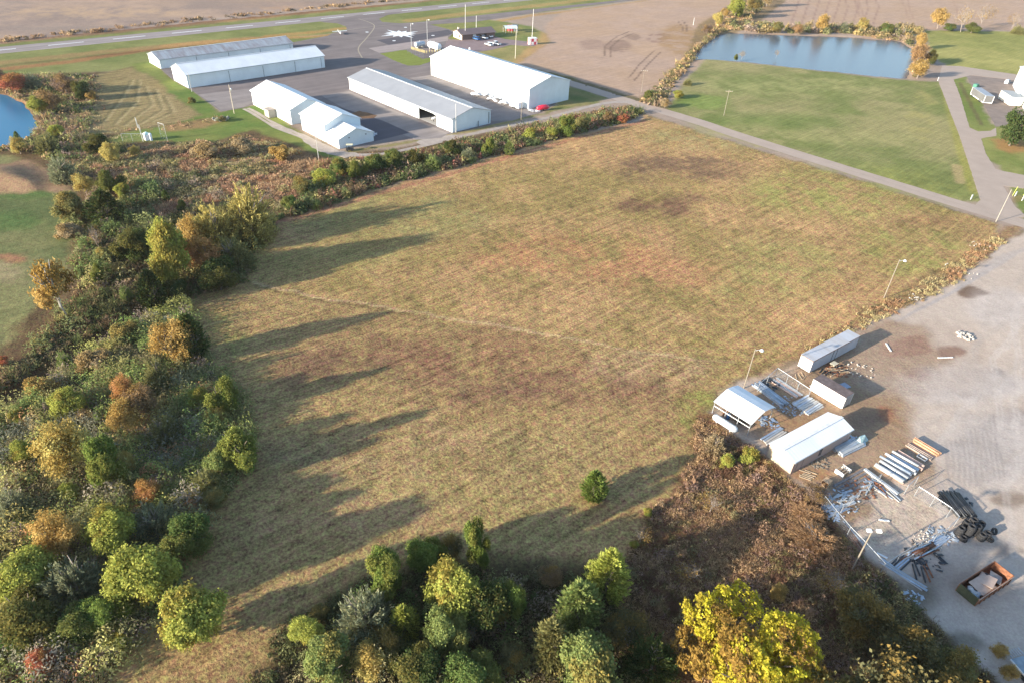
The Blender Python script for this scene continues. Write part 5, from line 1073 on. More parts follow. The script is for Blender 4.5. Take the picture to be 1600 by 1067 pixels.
# ------------------------------------------------------------------ fences
def chain_fence(name, label, px, h, posts=2.6, mesh=.22, group=None, mat=None, rail=True):
    P = [Vector(G(*p)) for p in px]; mat = mat or GREYM
    c = P[0]; e = empty(name, label, 'fence', (c.x, c.y, 0), 0, group); mw = MB(); rails = MB()
    for i in range(len(P) - 1):
        a, b = P[i] - c, P[i + 1] - c; L = (b - a).length; d = (b - a) / L; n = max(1, round(L / posts))
        for k in range(n + 1 if i == len(P) - 2 else n):
            q = a + d * (L * k / n); MB().tube([(q.x, q.y, 0), (q.x, q.y, h)], .05, 6).obj('post', mat, e)
        if rail: rails.tube([(a.x, a.y, h), (b.x, b.y, h)], .04, 6)
        m = int(L / mesh)
        for k in range(-int(h / mesh), m + 1):
            for s in (1, -1):
                t0 = k * mesh; t1 = t0 + h; z0, z1 = (0, h) if s == 1 else (h, 0)
                if t0 < 0: z0 = z0 + (z1 - z0) * (-t0 / h); t0 = 0
                if t1 > L: z1 = z0 + (z1 - z0) * ((L - t0) / (t1 - t0)); t1 = L
                if t1 - t0 < .05: continue
                p0 = a + d * t0; p1 = a + d * t1; w = .006
                mw.add([(p0.x, p0.y, z0 - w), (p1.x, p1.y, z1 - w), (p1.x, p1.y, z1 + w), (p0.x, p0.y, z0 + w)], [(0, 1, 2, 3)])
    mw.obj('wire_mesh', mat, e)
    if rail: rails.obj('top_rail', mat, e)
    return e
chain_fence('wire_fence', 'long wire fence along the right side of the empty gravel enclosure', [(1428, 775), (1478, 808), (1490, 822), (1474, 838)], 2.0)
chain_fence('wire_fence', 'wire fence between the rusty brush and the empty gravel enclosure', [(1283, 790), (1300, 812), (1322, 838), (1345, 862), (1375, 895)], 2.0)
chain_fence('wire_fence', 'low wire fence between the sheet jumble and the bare ground of the enclosure', [(1300, 812), (1340, 778), (1372, 752)], 1.6)
chain_fence('wire_fence', 'wire fence at the lower end of the gravel enclosure by the scattered bars', [(1474, 838), (1440, 855), (1400, 878), (1375, 895)], 1.8)
chain_fence('wire_fence', 'wire fence along the field edge behind the metal stacks', [(1183, 612), (1211, 588), (1262, 622)], 1.9)
g_ = chain_fence('wire_gate', 'leaning wire gate at the top corner of the gravel enclosure', [(1412, 772), (1428, 758)], 1.9)
chain_fence('wire_fence', 'wire fence round the fuel tanks', [(637, 84), (662, 92), (680, 90)], 2.2, 3.0, .5, mat=plain('dark_fence', (.10, .12, .13), .6))
gs = chain_fence('wire_fence', 'steep wire fence panel at the right of the gauging station', [(253, 218), (262, 221)], 5.0, 2.5, .5)
chain_fence('wire_fence', 'thin wire fence at the left of the gauging station', [(192, 221), (223, 221)], 2.2, 3.0, .5)

# ------------------------------------------------------------------ yard goods
def bars(name, label, cat, px, n, L, th, mat, w=.25, h=.12, gap=.05, jit=.05, layers=1, round_=False, group=None, seed=0, z0=0.0):
    """a stack of bars, sheets or pipes: every bar is one object of the pile's group"""
    p = G(*px); r = random.Random(seed + int(px[0])); c, s = math.cos(th), math.sin(th); out = []
    for l in range(layers):
        for k in range(n - l):
            me = MB(); ll = L * r.uniform(.92, 1.04)
            if round_: me.tube([(-ll / 2, 0, 0), (ll / 2, 0, 0)], w / 2, 10)
            else: me.box(-ll / 2, ll / 2, -w / 2, w / 2, -h / 2, h / 2)
            hh = w if round_ else h
            off = (k - (n - l - 1) / 2) * (w + gap) ; dx = r.uniform(-jit, jit) * 4
            x = p[0] - s * off + c * dx; y = p[1] + c * off + s * dx
            m = mat[r.randrange(len(mat))] if isinstance(mat, (list, tuple)) else mat
            o = me.obj(name, m, None, round_, (x, y, z0 + hh / 2 + l * hh * .95), (0, 0, th + r.uniform(-jit, jit)))
            tag(o, label, cat, group or label); out.append(o)
    return out
SILV = plain('pale_sheet_metal', (.34, .38, .42), .45, .35, .15); SILV2 = plain('bluish_metal', (.42, .48, .55), .35, .5, .2); ALUM = plain('bright_metal', (.46, .47, .46), .5, .3, .1)
PVC = plain('white_pipe', (.54, .54, .52), .5); CLAY = plain('buff_pipe', (.58, .40, .32), .7, var=.2, scale=4); LOG = plain('orange_pole_wood', (.48, .27, .16), .8, var=.2, scale=3); LOG2 = plain('grey_pole_wood', (.36, .28, .23), .85, var=.2, scale=3)
# four orange poles and their companions on the gravel
def dirpx(a, b): A, B = G(*a), G(*b); return math.atan2(B[1] - A[1], B[0] - A[0]), math.hypot(B[0] - A[0], B[1] - A[1])
t_, l_ = dirpx((1427, 688), (1468, 712))
bars('wooden_pole', 'orange-brown round pole in the row lying on the open gravel', 'pole', (1447, 700), 3, l_, t_, LOG, .34, 0, .03, .02, 2, True)
bars('wooden_pole', 'grey-brown round pole on the near side of the orange-brown row', 'pole', (1436, 706), 3, l_ * .95, t_, LOG2, .26, 0, .12, .03, 1, True)
p = G(1440, 716); e = empty('metal_rack', 'small metal rack lying beside the row of wooden poles', 'frame', (*p, 0), t_)
MB().box(-.7, .7, -.45, -.37, 0, .3).box(-.7, .7, .37, .45, 0, .3).box(-.7, -.62, -.37, .37, 0, .3).box(.62, .7, -.37, .37, 0, .3).box(-.04, .04, -.37, .37, 0, .2).obj('frame', GREYM, e)
# big pipe stack
t_, l_ = dirpx((1384, 716), (1428, 742))
pc = (1404, 733)
for i, (dx, dy, m, nm, lb, d_, zz) in enumerate([(-16, 8, ALUM, 'pipe', 'pale patchy wide pipe on the near side of the pipe stack', .70, 0), (-9, 3, ALUM, 'pipe', 'pale wide pipe second from the near side of the pipe stack', .66, 0), (-3, -1, SILV, 'pipe', 'bluish silver pipe in the middle of the pipe stack', .56, 0), (3, -4, PVC, 'pipe', 'white pipe in the middle of the pipe stack', .54, 0),
                                           (8, -8, SILV2, 'pipe', 'blue-grey pipe right of the white one in the pipe stack', .62, 0), (13, -11, CLAY, 'pipe', 'buff pipe, second from the far side of the pipe stack', .58, 0), (18, -14, CLAY, 'pipe', 'buff wrapped pipe on the far side of the pipe stack', .62, 0),
                                           (0, -6, PVC, 'pipe', 'white pipe resting on top of the pipe stack', .42, .48), (8, -12, ALUM, 'pipe', 'bright pipe resting on top of the far half of the pipe stack', .4, .46), (-8, -2, SILV2, 'pipe', 'blue-grey pipe resting on the near half of the pipe stack', .38, .5)]):
    p = G(pc[0] + dx, pc[1] + dy); mb = MB(); r_ = d_ / 2; L2 = l_ / 2 * (1 + .08 * math.sin(i * 3))
    mb.lathe([(r_ * .86, -L2), (r_, -L2), (r_, L2), (r_ * .86, L2), (r_ * .86, -L2)], 18, Matrix.Rotation(math.pi / 2, 4, 'Y')); tag(mb.obj(nm, m, None, True, (p[0], p[1], r_ + zz), (0, 0, t_ + .03 * math.sin(i * 5))), lb, 'pipe', 'pipes of the big pipe stack')
bars('thin_pipe', 'thin pipe wedged between the big pipes of the stack', 'pipe', (1402, 731), 13, l_ * .95, t_, [SILV, SILV2, ALUM, CLAY, CONCF, BLACK], .30, 0, .12, .04, 1, True, seed=9)
# long pale beam crossing under the stack
t2, l2 = dirpx((1350, 733), (1402, 772)); p = G(1376, 753)
tag(MB().box(-l2 / 2, l2 / 2, -.22, .22, 0, .3).obj('steel_beam', ALUM, None, False, (*p, 0.05), (0, 0, t2)), 'long pale beam lying along the near side of the pipe stack', 'beam')
# flat sheet stacks
t_, l_ = dirpx((1300, 712), (1344, 690))
bars('metal_sheet', 'pale metal sheet in the flat stack beside the tan shed', 'metal sheet', (1325, 699), 5, 5.2, t_, [SILV, SILV, ALUM], .42, .22, .03, .03, 2)
t_, l_ = dirpx((1250, 641), (1278, 624))
bars('metal_sheet', 'long pale plank in the stack before the white container', 'plank', (1262, 633), 9, 4.4, t_, [SILV, SILV2, ALUM, CONCF], .30, .12, .10, .05, 2)
t_, l_ = dirpx((1185, 600), (1222, 628))
bars('metal_beam', 'bluish steel beam in the long stack behind the open-sided shelter', 'beam', (1203, 616), 6, 6.5, t_, [SILV2, SILV, SILV2], .26, .2, .08, .05, 2)
t_, l_ = dirpx((1206, 590), (1244, 615))
bars('metal_sheet', 'white sheet strip inside the fenced corner by the field', 'metal sheet', (1229, 606), 4, 5.6, t_, [PVC, ALUM, CLAY], .36, .12, .12, .04, 1)
t_, l_ = dirpx((1188, 693), (1226, 668))
bars('metal_sheet', 'grey plank in the stack behind the tan shed', 'plank', (1209, 681), 4, 5.0, t_, [SILV, CONCF, SILV2], .32, .14, .08, .04, 1)
bars('fence_rail', 'pale timber batten lying before the tan shed door', 'timber', (1262, 742), 6, 1.8, math.radians(-25), WOOD, .14, .08, .22, .12, 1)
# heap of black pipes
t_, l_ = dirpx((1468, 775), (1522, 805))
bars('black_pipe', 'black plastic pipe in the dark heap behind the tyre stacks', 'pipe', (1496, 790), 12, 4.4, dirpx((1475, 772), (1500, 806))[0], [BLACK, BLACK, plain('dark_grey_pipe', (.07, .075, .08), .5)], .22, 0, .04, .07, 3, True)
bars('black_pipe', 'black bar in the scattered heap below the gravel enclosure', 'pipe', (1440, 862), 5, 4.2, dirpx((1420, 875), (1460, 850))[0], [BLACK, SILV2, RUST], .2, 0, .12, .18, 2, True)
bars('black_pipe', 'dark bar pointing down from the scattered heap', 'bar', (1440, 892), 5, 2.6, dirpx((1436, 880), (1446, 905))[0], [BLACK, RUST, BLACK], .2, 0, .3, .15, 1, True)
bars('metal_sheet', 'pale rail in the bundle at the lower corner of the gravel enclosure', 'rail', (1410, 898), 5, 5.6, dirpx((1385, 882), (1436, 914))[0], [SILV, SILV2, CONCF], .14, .1, .06, .06, 2)
bars('metal_sheet', 'dark slatted strip below the gravel enclosure', 'slat', (1408, 878), 5, 3.0, dirpx((1398, 888), (1420, 868))[0], [SILV2, BLACK], .18, .1, .12, .06, 1)
bars('metal_sheet', 'bluish strip in the jumble along the lower fence', 'strip', (1466, 845), 5, 2.6, dirpx((1450, 856), (1480, 836))[0], [SILV2, SILV], .18, .12, .08, .15, 2)
bars('metal_sheet', 'crumpled white sheet in the jumble along the upper side of the enclosure', 'metal sheet', (1322, 778), 6, 2.0, dirpx((1300, 800), (1345, 765))[0], [SILV, PVC, ALUM], .30, .10, .10, .35, 2)
bars('metal_sheet', 'bluish sheet in the jumble left of the enclosure', 'metal sheet', (1304, 796), 5, 1.6, dirpx((1285, 806), (1320, 785))[0], [SILV2, SILV], .26, .12, .12, .35, 2)
bars('timber_board', 'dark weathered board on the row above the enclosure', 'board', (1336, 752), 4, 7.5, dirpx((1290, 782), (1368, 738))[0], plain('dark_board', (.16, .15, .15), .85, var=.3, scale=3), .40, .08, .22, .02, 1)
bars('metal_sheet', 'crossed strip in the white jumble at the top of the enclosure', 'strip', (1352, 762), 4, 2.0, dirpx((1335, 775), (1368, 750))[0], [SILV, ALUM, SILV2, RUST], .22, .1, .10, .5, 2, seed=5)
bars('metal_sheet', 'thin bent strip below the long pale beam', 'strip', (1376, 764), 7, 2.2, dirpx((1360, 752), (1395, 778))[0], [SILV2, RUST, CONCF], .14, .1, .14, .5, 2, seed=6)
bars('metal_sheet', 'twisted strip along the brush side of the enclosure', 'strip', (1330, 836), 5, 4.5, dirpx((1300, 805), (1350, 862))[0], [SILV2, CONCF, RUST, WOOD], .10, .08, .20, .14, 1, seed=7)
bars('metal_sheet', 'rusty strip along the lower side of the enclosure', 'strip', (1432, 858), 4, 7.0, dirpx((1395, 878), (1475, 832))[0], [RUST, WOOD, CONCF], .14, .14, .16, .06, 1, seed=8)
bars('pallet_board', 'pale board strewn between the crate and the enclosure', 'board', (1303, 770), 8, 1.3, math.radians(50), [WOOD, CONCF, WOODP], .12, .06, .25, .8, 1, seed=9)
# scrap by the trailer
bars('timber_board', 'splintered board in the timber heap beside the long grey trailer', 'board', (1300, 580), 8, 1.8, math.radians(20), [WOOD, WOOD, BLACK, RUST], .16, .12, .12, .6, 3)
bars('timber_board', 'cream slat on the timber heap', 'slat', (1301, 574), 5, 1.4, math.radians(37), plain('cream_slats', (.62, .56, .42), .8), .14, .08, .05, .02, 1, z0=.9)
bars('timber_board', 'pale broken stake between the trailer and the container', 'stake', (1250, 592), 5, 1.5, math.radians(70), WOOD, .10, .10, .25, .7, 1)
p = G(1318, 604); e = empty('flat_panel', 'blue-grey flat panel lying in the shadow behind the white container', 'panel', (*p, .1), math.radians(28))
MB().box(-1.0, 1.0, -.7, .7, 0, .1).obj('panel', plain('panel_grey', (.30, .32, .38), .6), e)
p = G(1335, 607); 
def rubble(name, label, px, n, R, mat, s=(.15, .4), cat='rubble', seed=0):
    flat = .12 if name == 'litter' else 1.0; mats = list(mat) if isinstance(mat, (list, tuple)) else [mat]; mat = mats[0]
    r = random.Random(seed + n); p = G(*px); mb = MB()
    for k in range(n):
        a = r.uniform(0, 6.28); d = R * math.sqrt(r.random()); q = r.uniform(*s)
        m = Matrix.Translation((d * math.cos(a), d * math.sin(a), q * .3)) @ Matrix.Rotation(r.uniform(0, 3), 4, 'Z') @ Matrix.Rotation(r.uniform(-.5, .5), 4, 'X')
        x0, y0, z0 = q * r.uniform(.4, .6) * (1.0 if flat == 1 else r.uniform(.8, 2.4)), q * r.uniform(.3, .6), q * r.uniform(.2, .45) * flat
        mb.add([m @ Vector(v) for v in ((-x0, -y0, -z0), (x0, -y0 * .8, -z0), (x0 * .9, y0, -z0), (-x0 * .7, y0, -z0), (-x0 * .6, -y0 * .5, z0), (x0 * .6, -y0 * .6, z0 * .8), (x0 * .5, y0 * .5, z0), (-x0 * .5, y0 * .6, z0 * .9))], [(3, 2, 1, 0), (4, 5, 6, 7), (0, 1, 5, 4), (1, 2, 6, 5), (2, 3, 7, 6), (3, 0, 4, 7)])
    o = mb.obj(name, mat, None, False, (p[0], p[1], 0)); return tag(o, label, cat, kind='stuff')
STONE = plain('pale_rubble', (.38, .35, .31), .9, var=.25, scale=3)
rubble('rubble', 'small heap of pale rubble in the open gravel yard', (1508, 526), 34, 1.5, STONE, (.25, .7))
rubble('rubble', 'scattered pale rubble at the end of the trailer shadow', (1345, 578), 30, 2.6, STONE, (.1, .4))
rubble('rubble', 'rubble along the weedy edge of the gravel yard', (1432, 466), 26, 1.6, STONE, (.15, .5))
rubble('rubble', 'pale rubble on the weedy strip near the road', (1500, 424), 22, 4.0, STONE, (.1, .35))
rubble('rubble', 'pale rubble on the upper weedy strip', (1532, 386), 14, 3.0, STONE, (.1, .4))
rubble('rubble', 'broken concrete along the lower fence of the enclosure', (1452, 846), 60, 2.2, STONE, (.1, .3), seed=3)
rubble('litter', 'white scraps in the sheet jumble above the enclosure', (1318, 782), 60, 2.2, SILV, (.1, .4), 'scrap', 4)
rubble('litter', 'blue-white scraps left of the enclosure', (1300, 800), 40, 1.6, SILV2, (.1, .45), 'scrap', 5)
rubble('litter', 'dark scraps along the trailer side', (1310, 578), 90, 2.2, RUST, (.1, .5), 'scrap', 6)
rubble('litter', 'dark scraps under the heap of black pipes', (1495, 786), 90, 2.4, BLACK, (.1, .4), 'scrap', 7)
rubble('litter', 'metal scraps between the shelter and the container', (1232, 634), 110, 2.6, SILV, (.08, .35), 'scrap', 8)
rubble('litter', 'dark scraps inside the fenced corner', (1206, 600), 70, 1.8, BLACK, (.1, .45), 'scrap', 9)
rubble('litter', 'blue-grey scraps at the near end of the shelter', (1200, 660), 50, 1.6, SILV2, (.1, .45), 'scrap', 10)
rubble('litter', 'scraps at the far end of the tan shed', (1340, 690), 50, 1.2, SILV2, (.1, .4), 'scrap', 11)
rubble('litter', 'twisted wire and laths along the tan shed', (1280, 722), 60, 1.6, WOODP, (.08, .35), 'scrap', 12)
rubble('litter', 'white scraps at the edge of the dark brush', (1428, 935), 26, 1.2, SILV, (.1, .4), 'scrap', 13)
rubble('litter', 'mixed scraps along the lower side of the enclosure', (1470, 836), 70, 1.8, SILV, (.08, .4), 'scrap', 51)
rubble('litter', 'dark mixed scraps among the scattered bars', (1445, 868), 70, 2.4, BLACK, (.1, .5), 'scrap', 52)
rubble('litter', 'rusty scraps in the white jumble above the enclosure', (1345, 766), 60, 2.0, RUST, (.1, .4), 'scrap', 53)
for px, L, th_, m, lb in (((1388, 543), 2.6, dirpx((1382, 533), (1394, 552))[0], WHITEP, 'white plank lying beside the brown stain in the gravel yard'), ((1477, 559), 3.0, dirpx((1462, 559), (1493, 558))[0], WHITEP, 'white plank lying across the right brown stain of the gravel yard'),
                          ((1381, 813), 1.4, math.radians(-6), WHITEP, 'white board in the middle of the empty enclosure'), ((1378, 868), 1.3, math.radians(-35), WHITEP, 'pale board at the lower corner of the enclosure'), ((1275, 603), 2.4, math.radians(5), PVC, 'white pipe lying between the fenced corner and the container')):
    p = G(*px); tag(MB().box(-L / 2, L / 2, -.12, .12, 0, .12).obj('plank', m, None, False, (*p, .02), (0, 0, th_)), lb, 'plank')
# cabinet, crates
p = G(1290, 757); e = empty('open_crate', 'tan plastic crate tipped on its side near the tan shed', 'crate', (*p, 0), math.radians(40))
CRm = plain('crate_tan', (.50, .33, .19), .7); MB().box(-.55, .55, -.5, -.44, 0, .95).box(-.55, .55, .44, .5, 0, .95).box(-.55, .55, -.44, .44, 0, .06).box(-.55, .55, -.44, .44, .89, .95).obj('side', CRm, e); MB().box(.49, .55, -.44, .44, .06, .89).obj('bottom', CRm, e)
p = G(1316, 738); e = empty('slatted_bench', 'pale slatted timber bench standing before the sheet jumble', 'bench', (*p, 0), math.radians(35))
for x_ in (-.9, .9): MB().box(x_ - .06, x_ + .06, -.7, .7, .0, .7).obj('side', WHITEP, e)
for y_ in (-.6, -.2, .2, .6): MB().box(-.84, .84, y_ - .06, y_ + .06, .55, .66).obj('slat', WOOD, e)
p = G(1345, 700 - 12); e = empty('folded_tarpaulin', 'pale blue-green folded cover at the far end of the tan shed', 'cover', (*p, 0), math.radians(40))
MB().add([(-1.1, -.6, 0), (1.1, -.7, 0), (1.2, .5, 0), (-1, .6, 0), (-.9, -.1, .9), (.2, -.3, 1.0), (1.0, .1, .7), (-.1, .35, .8)], [(0, 1, 5, 4), (1, 2, 6, 5), (2, 3, 7, 6), (3, 0, 4, 7), (4, 5, 6, 7), (3, 2, 1, 0)]).obj('cover', plain('sea_green_cover', (.36, .50, .50), .6), e)

# tyres
def tyre_mesh(R=.50, w=.28):
    pf = [(R * .55, -w * .42), (R * .8, -w * .5), (R * .97, -w * .42), (R, -w * .25), (R, w * .25), (R * .97, w * .42), (R * .8, w * .5), (R * .55, w * .42), (R * .52, 0), (R * .55, -w * .42)]
    return MB().lathe(pf, 20).mesh('tyre', RUB, True)
TYM = tyre_mesh()
stacks = [(1497, 834, 5, 'stack nearest the enclosure corner'), (1511, 836, 7, 'tall stack in the middle of the tyres'), (1504, 843, 2, 'low stack in front of the tyres'), (1521, 833, 6, 'stack right of the tall one'), (1539, 839, 4, 'broad stack at the right of the tyres'), (1531, 842, 4, 'stack at the front right of the tyres'), (1506, 824, 5, 'stack at the back left of the tyres'), (1516, 823, 6, 'stack at the back of the tyres'), (1528, 826, 5, 'stack at the back right of the tyres')]
for sx, sy, n, lb in stacks:
    p = G(sx, sy); r = random.Random(int(sx))
    for k in range(n):
        o = link('tyre', TYM, None, (p[0] + r.uniform(-.05, .05), p[1] + r.uniform(-.05, .05), .15 + k * .275), (r.uniform(-.03, .03), r.uniform(-.03, .03), r.uniform(0, 3)))
        tag(o, 'old truck tyre in the ' + lb, 'tyre', 'tyres in the ' + lb)
for (sx, sy), lb in (((1552, 832), 'tan-walled tyre leaning beside the broad stack'), ((1546, 843), 'single tyre lying flat in front of the broad stack')):
    p = G(sx, sy); tag(link('tyre', TYM, None, (p[0], p[1], .35 if sy == 832 else .15), (.9, 0, .4) if sy == 832 else (0, 0, 0)), lb, 'tyre')
# dumpster
d0 = (58.2, 51.0); e = empty('skip_container', 'rust-brown open skip filled with cardboard and white bags', 'skip', (*d0, 0), math.radians(30.0))
DG = plain('dark_green_steel', (.06, .065, .035), .7, var=.3, scale=2); Ld, Wd, hd = 7.4, 2.55, 1.5
MB().box(0, Ld, 0, .08, .1, hd).box(0, Ld, Wd - .08, Wd, .1, hd).obj('side_wall', RUST, e)
MB().box(.002, .08, .08, Wd - .08, .1, hd).obj('tailgate', DG, e); MB().box(Ld - .08, Ld - .002, .08, Wd - .08, .1, hd).obj('front_wall', RUST, e)
MB().box(.08, Ld - .08, .08, Wd - .08, .1, .2).obj('floor', RUST, e)
MB().box(-.06, Ld + .06, -.06, .0, hd - .1, hd + .02).box(-.06, Ld + .06, Wd, Wd + .06, hd - .1, hd + .02).obj('rim', plain('worn_rim', (.30, .24, .20), .7), e)
for x_ in np.arange(.8, 7.0, 1.0): MB().box(x_, x_ + .12, -.08, -.004, .1, hd - .1).obj('rib', RUST, e)
dm = lambda x, y: at_frame(e, x, y)
CB = plain('cardboard', (.46, .34, .27), .85); 
for x_, y_, z_, a_, b_, rz, rx, m, nm, lb, ct in ((2.9, 1.2, 1.1, 1.5, 1.0, .5, .12, CB, 'cardboard_sheet', 'largest cardboard sheet on top of the open skip', 'cardboard'), (4.0, 1.35, 1.15, 1.1, .9, .75, -.1, CB, 'cardboard_sheet', 'second cardboard sheet overlapping the largest in the skip', 'cardboard'), (5.6, 1.1, .9, .8, .7, .9, .15, plain('grey_card', (.36, .32, .28), .8), 'cardboard_sheet', 'greyish card at the far end of the skip', 'cardboard')):
    q = dm(x_, y_); tag(MB().box(-a_, a_, -b_, b_, -.03, .03).obj(nm, m, None, False, (*q, z_), (rx, .05, math.radians(30) + rz - .5)), lb, ct)
def blob(name, label, cat, loc, R, mat, seed=0):
    rg = np.random.default_rng(seed); mb = MB(); pf = [(0.01, 0), (R * .8, .02), (R, R * .3), (R * .8, R * .65), (R * .35, R * .85), (.01, R * .9)]; mb.lathe(pf, 12); v = np.array(mb.v); v += rg.normal(0, R * .07, v.shape); mb.v = [tuple(x) for x in v]
    return tag(mb.obj(name, mat, None, True, loc), label, cat)
for k, (x_, y_, m, lb) in enumerate([(1.2, 1.6, PVC, 'white bag at the back of the near end of the skip'), (1.5, .7, SILV, 'bluish-white bag at the near corner of the skip'), (1.0, 1.1, PVC, 'small white bag at the tailgate of the skip'), (.7, .6, SILV, 'pale bag against the tailgate of the skip'), (1.6, 1.2, BLACK, 'black bag between the white bags in the skip'), (4.9, 1.9, BLACK, 'black bag behind the cardboard in the skip'), (2.1, 2.1, BLACK, 'black bag at the far side of the skip near the cardboard')]):
    q = dm(x_, y_); blob('rubbish_bag', lb, 'bag', (*q, .75), .42, m, k)
# flatbed corner at bottom right
p = G(1572, 1037); e = empty('flatbed_trailer', 'grey-blue flatbed with white edge cut by the bottom right corner', 'trailer', (*p, 0), dirpx((1572, 1035), (1600, 1067))[0])
MB().box(0, 6, .1, 2.5, .9, 1.0).obj('deck', plain('bed_grey', (.24, .29, .32), .6, var=.2), e); MB().box(0, 6, .0, .09, .86, 1.06).obj('edge_rail', WHITEP, e); MB().box(.5, 5.8, .6, 2.0, .55, .88).obj('chassis', BLACK, e)
for x_ in (2.0, 4.0): MB().lathe([(.02, -.14), (.45, -.14), (.45, .14), (.02, .14)], 14, Matrix.Translation((x_, .35, .45)) @ Matrix.Rotation(math.pi / 2, 4, 'X')).obj('wheel', RUB, e)
for k in range(6): MB().box(-1.0 , -.15, .5 + k * .32, .56 + k * .32, .92, .96).obj('ramp_bar', GREYM, e)
for y_ in (.45, 2.2): MB().box(-1.0, 0, y_, y_ + .05, .86, .92).obj('ramp_side', GREYM, e)

# ------------------------------------------------------------------ vehicles and aircraft
def vehicle(name, label, cat, px, th, kind, paint, group=None):
    p = G(*px); e = empty(name, label, cat, (*p, 0), th, group); L, W = (5.4, 1.9) if kind == 'pickup' else (4.6, 1.8)
    body = MB(); y0, y1 = -W / 2, W / 2
    prof = [(-L / 2, .45), (L / 2, .45), (L / 2, .85), (L / 2 - 1.3, 1.0), (-L / 2, 1.0 if kind != 'pickup' else 1.05)]
    body.add([(x, y0, z) for x, z in prof] + [(x, y1, z) for x, z in prof], [(0, 1, 2, 3, 4), (9, 8, 7, 6, 5)] + [(i, 5 + i, 5 + (i + 1) % 5, (i + 1) % 5) for i in range(5)]); body.obj('body', paint, e)
    c0, c1 = (-.5, 1.4) if kind == 'pickup' else (-1.9, 1.1)
    cab = [(c0, 1.0), (c1 + .3, .98), (c1 - .35, 1.55), (c0 + .2, 1.6)]
    MB().add([(x, y0 + .08, z) for x, z in cab] + [(x, y1 - .08, z) for x, z in cab], [(0, 1, 2, 3), (7, 6, 5, 4)] + [(i, 4 + i, 4 + (i + 1) % 4, (i + 1) % 4) for i in range(4)]).obj('window_band', GLASSD, e)
    MB().box(c0 + .15, c1 - .3, y0 + .12, y1 - .12, 1.585, 1.66).obj('cabin_roof', paint, e)
    if kind == 'pickup': MB().box(-L / 2 + .12, -.6, y0 + .15, y1 - .15, 1.03, 1.075).obj('load_bed', DARK, e)
    for x_ in (-L / 2 + .95, L / 2 - .95):
        for y_ in (y0 + .1, y1 - .1): MB().lathe([(.02, -.11), (.34, -.11), (.34, .11), (.02, .11)], 14, Matrix.Translation((x_, y_, .34)) @ Matrix.Rotation(math.pi / 2, 4, 'X')).obj('wheel', RUB, e)
    for y_ in (y0 + .25, y1 - .25): MB().box(L / 2 - .02, L / 2 + .02, y_ - .15, y_ + .15, .62, .78).obj('headlight', plain('lamp_lens', (.6, .6, .58), .2) if 'lamp_lens' not in bpy.data.materials else bpy.data.materials['lamp_lens'], e)
    return e
CW = plain('white_car_paint', (.78, .79, .80), .25, spec=.6, var=.03); CBL = plain('blue_car_paint', (.05, .14, .35), .25, spec=.6)
vth = math.radians(44.5)
vehicle('pickup_truck', 'white pickup nearest the terminal door, beside the blue car', 'pickup', (755, 61), UA + math.pi, 'pickup', CW)
vehicle('pickup_truck', 'white pickup parked second from the blue car', 'pickup', (763, 58.5), UA + math.pi, 'pickup', CW)
vehicle('parked_car', 'small blue car by the terminal building', 'car', (744, 63), UA + math.pi, 'car', CBL)
vehicle('parked_car', 'white car on the left of the pair at the lot edge', 'car', (764, 72), UA + math.pi, 'car', CW)
vehicle('pickup_truck', 'white pickup on the right of the pair at the lot edge', 'pickup', (775, 70.5), UA + math.pi, 'pickup', CW)
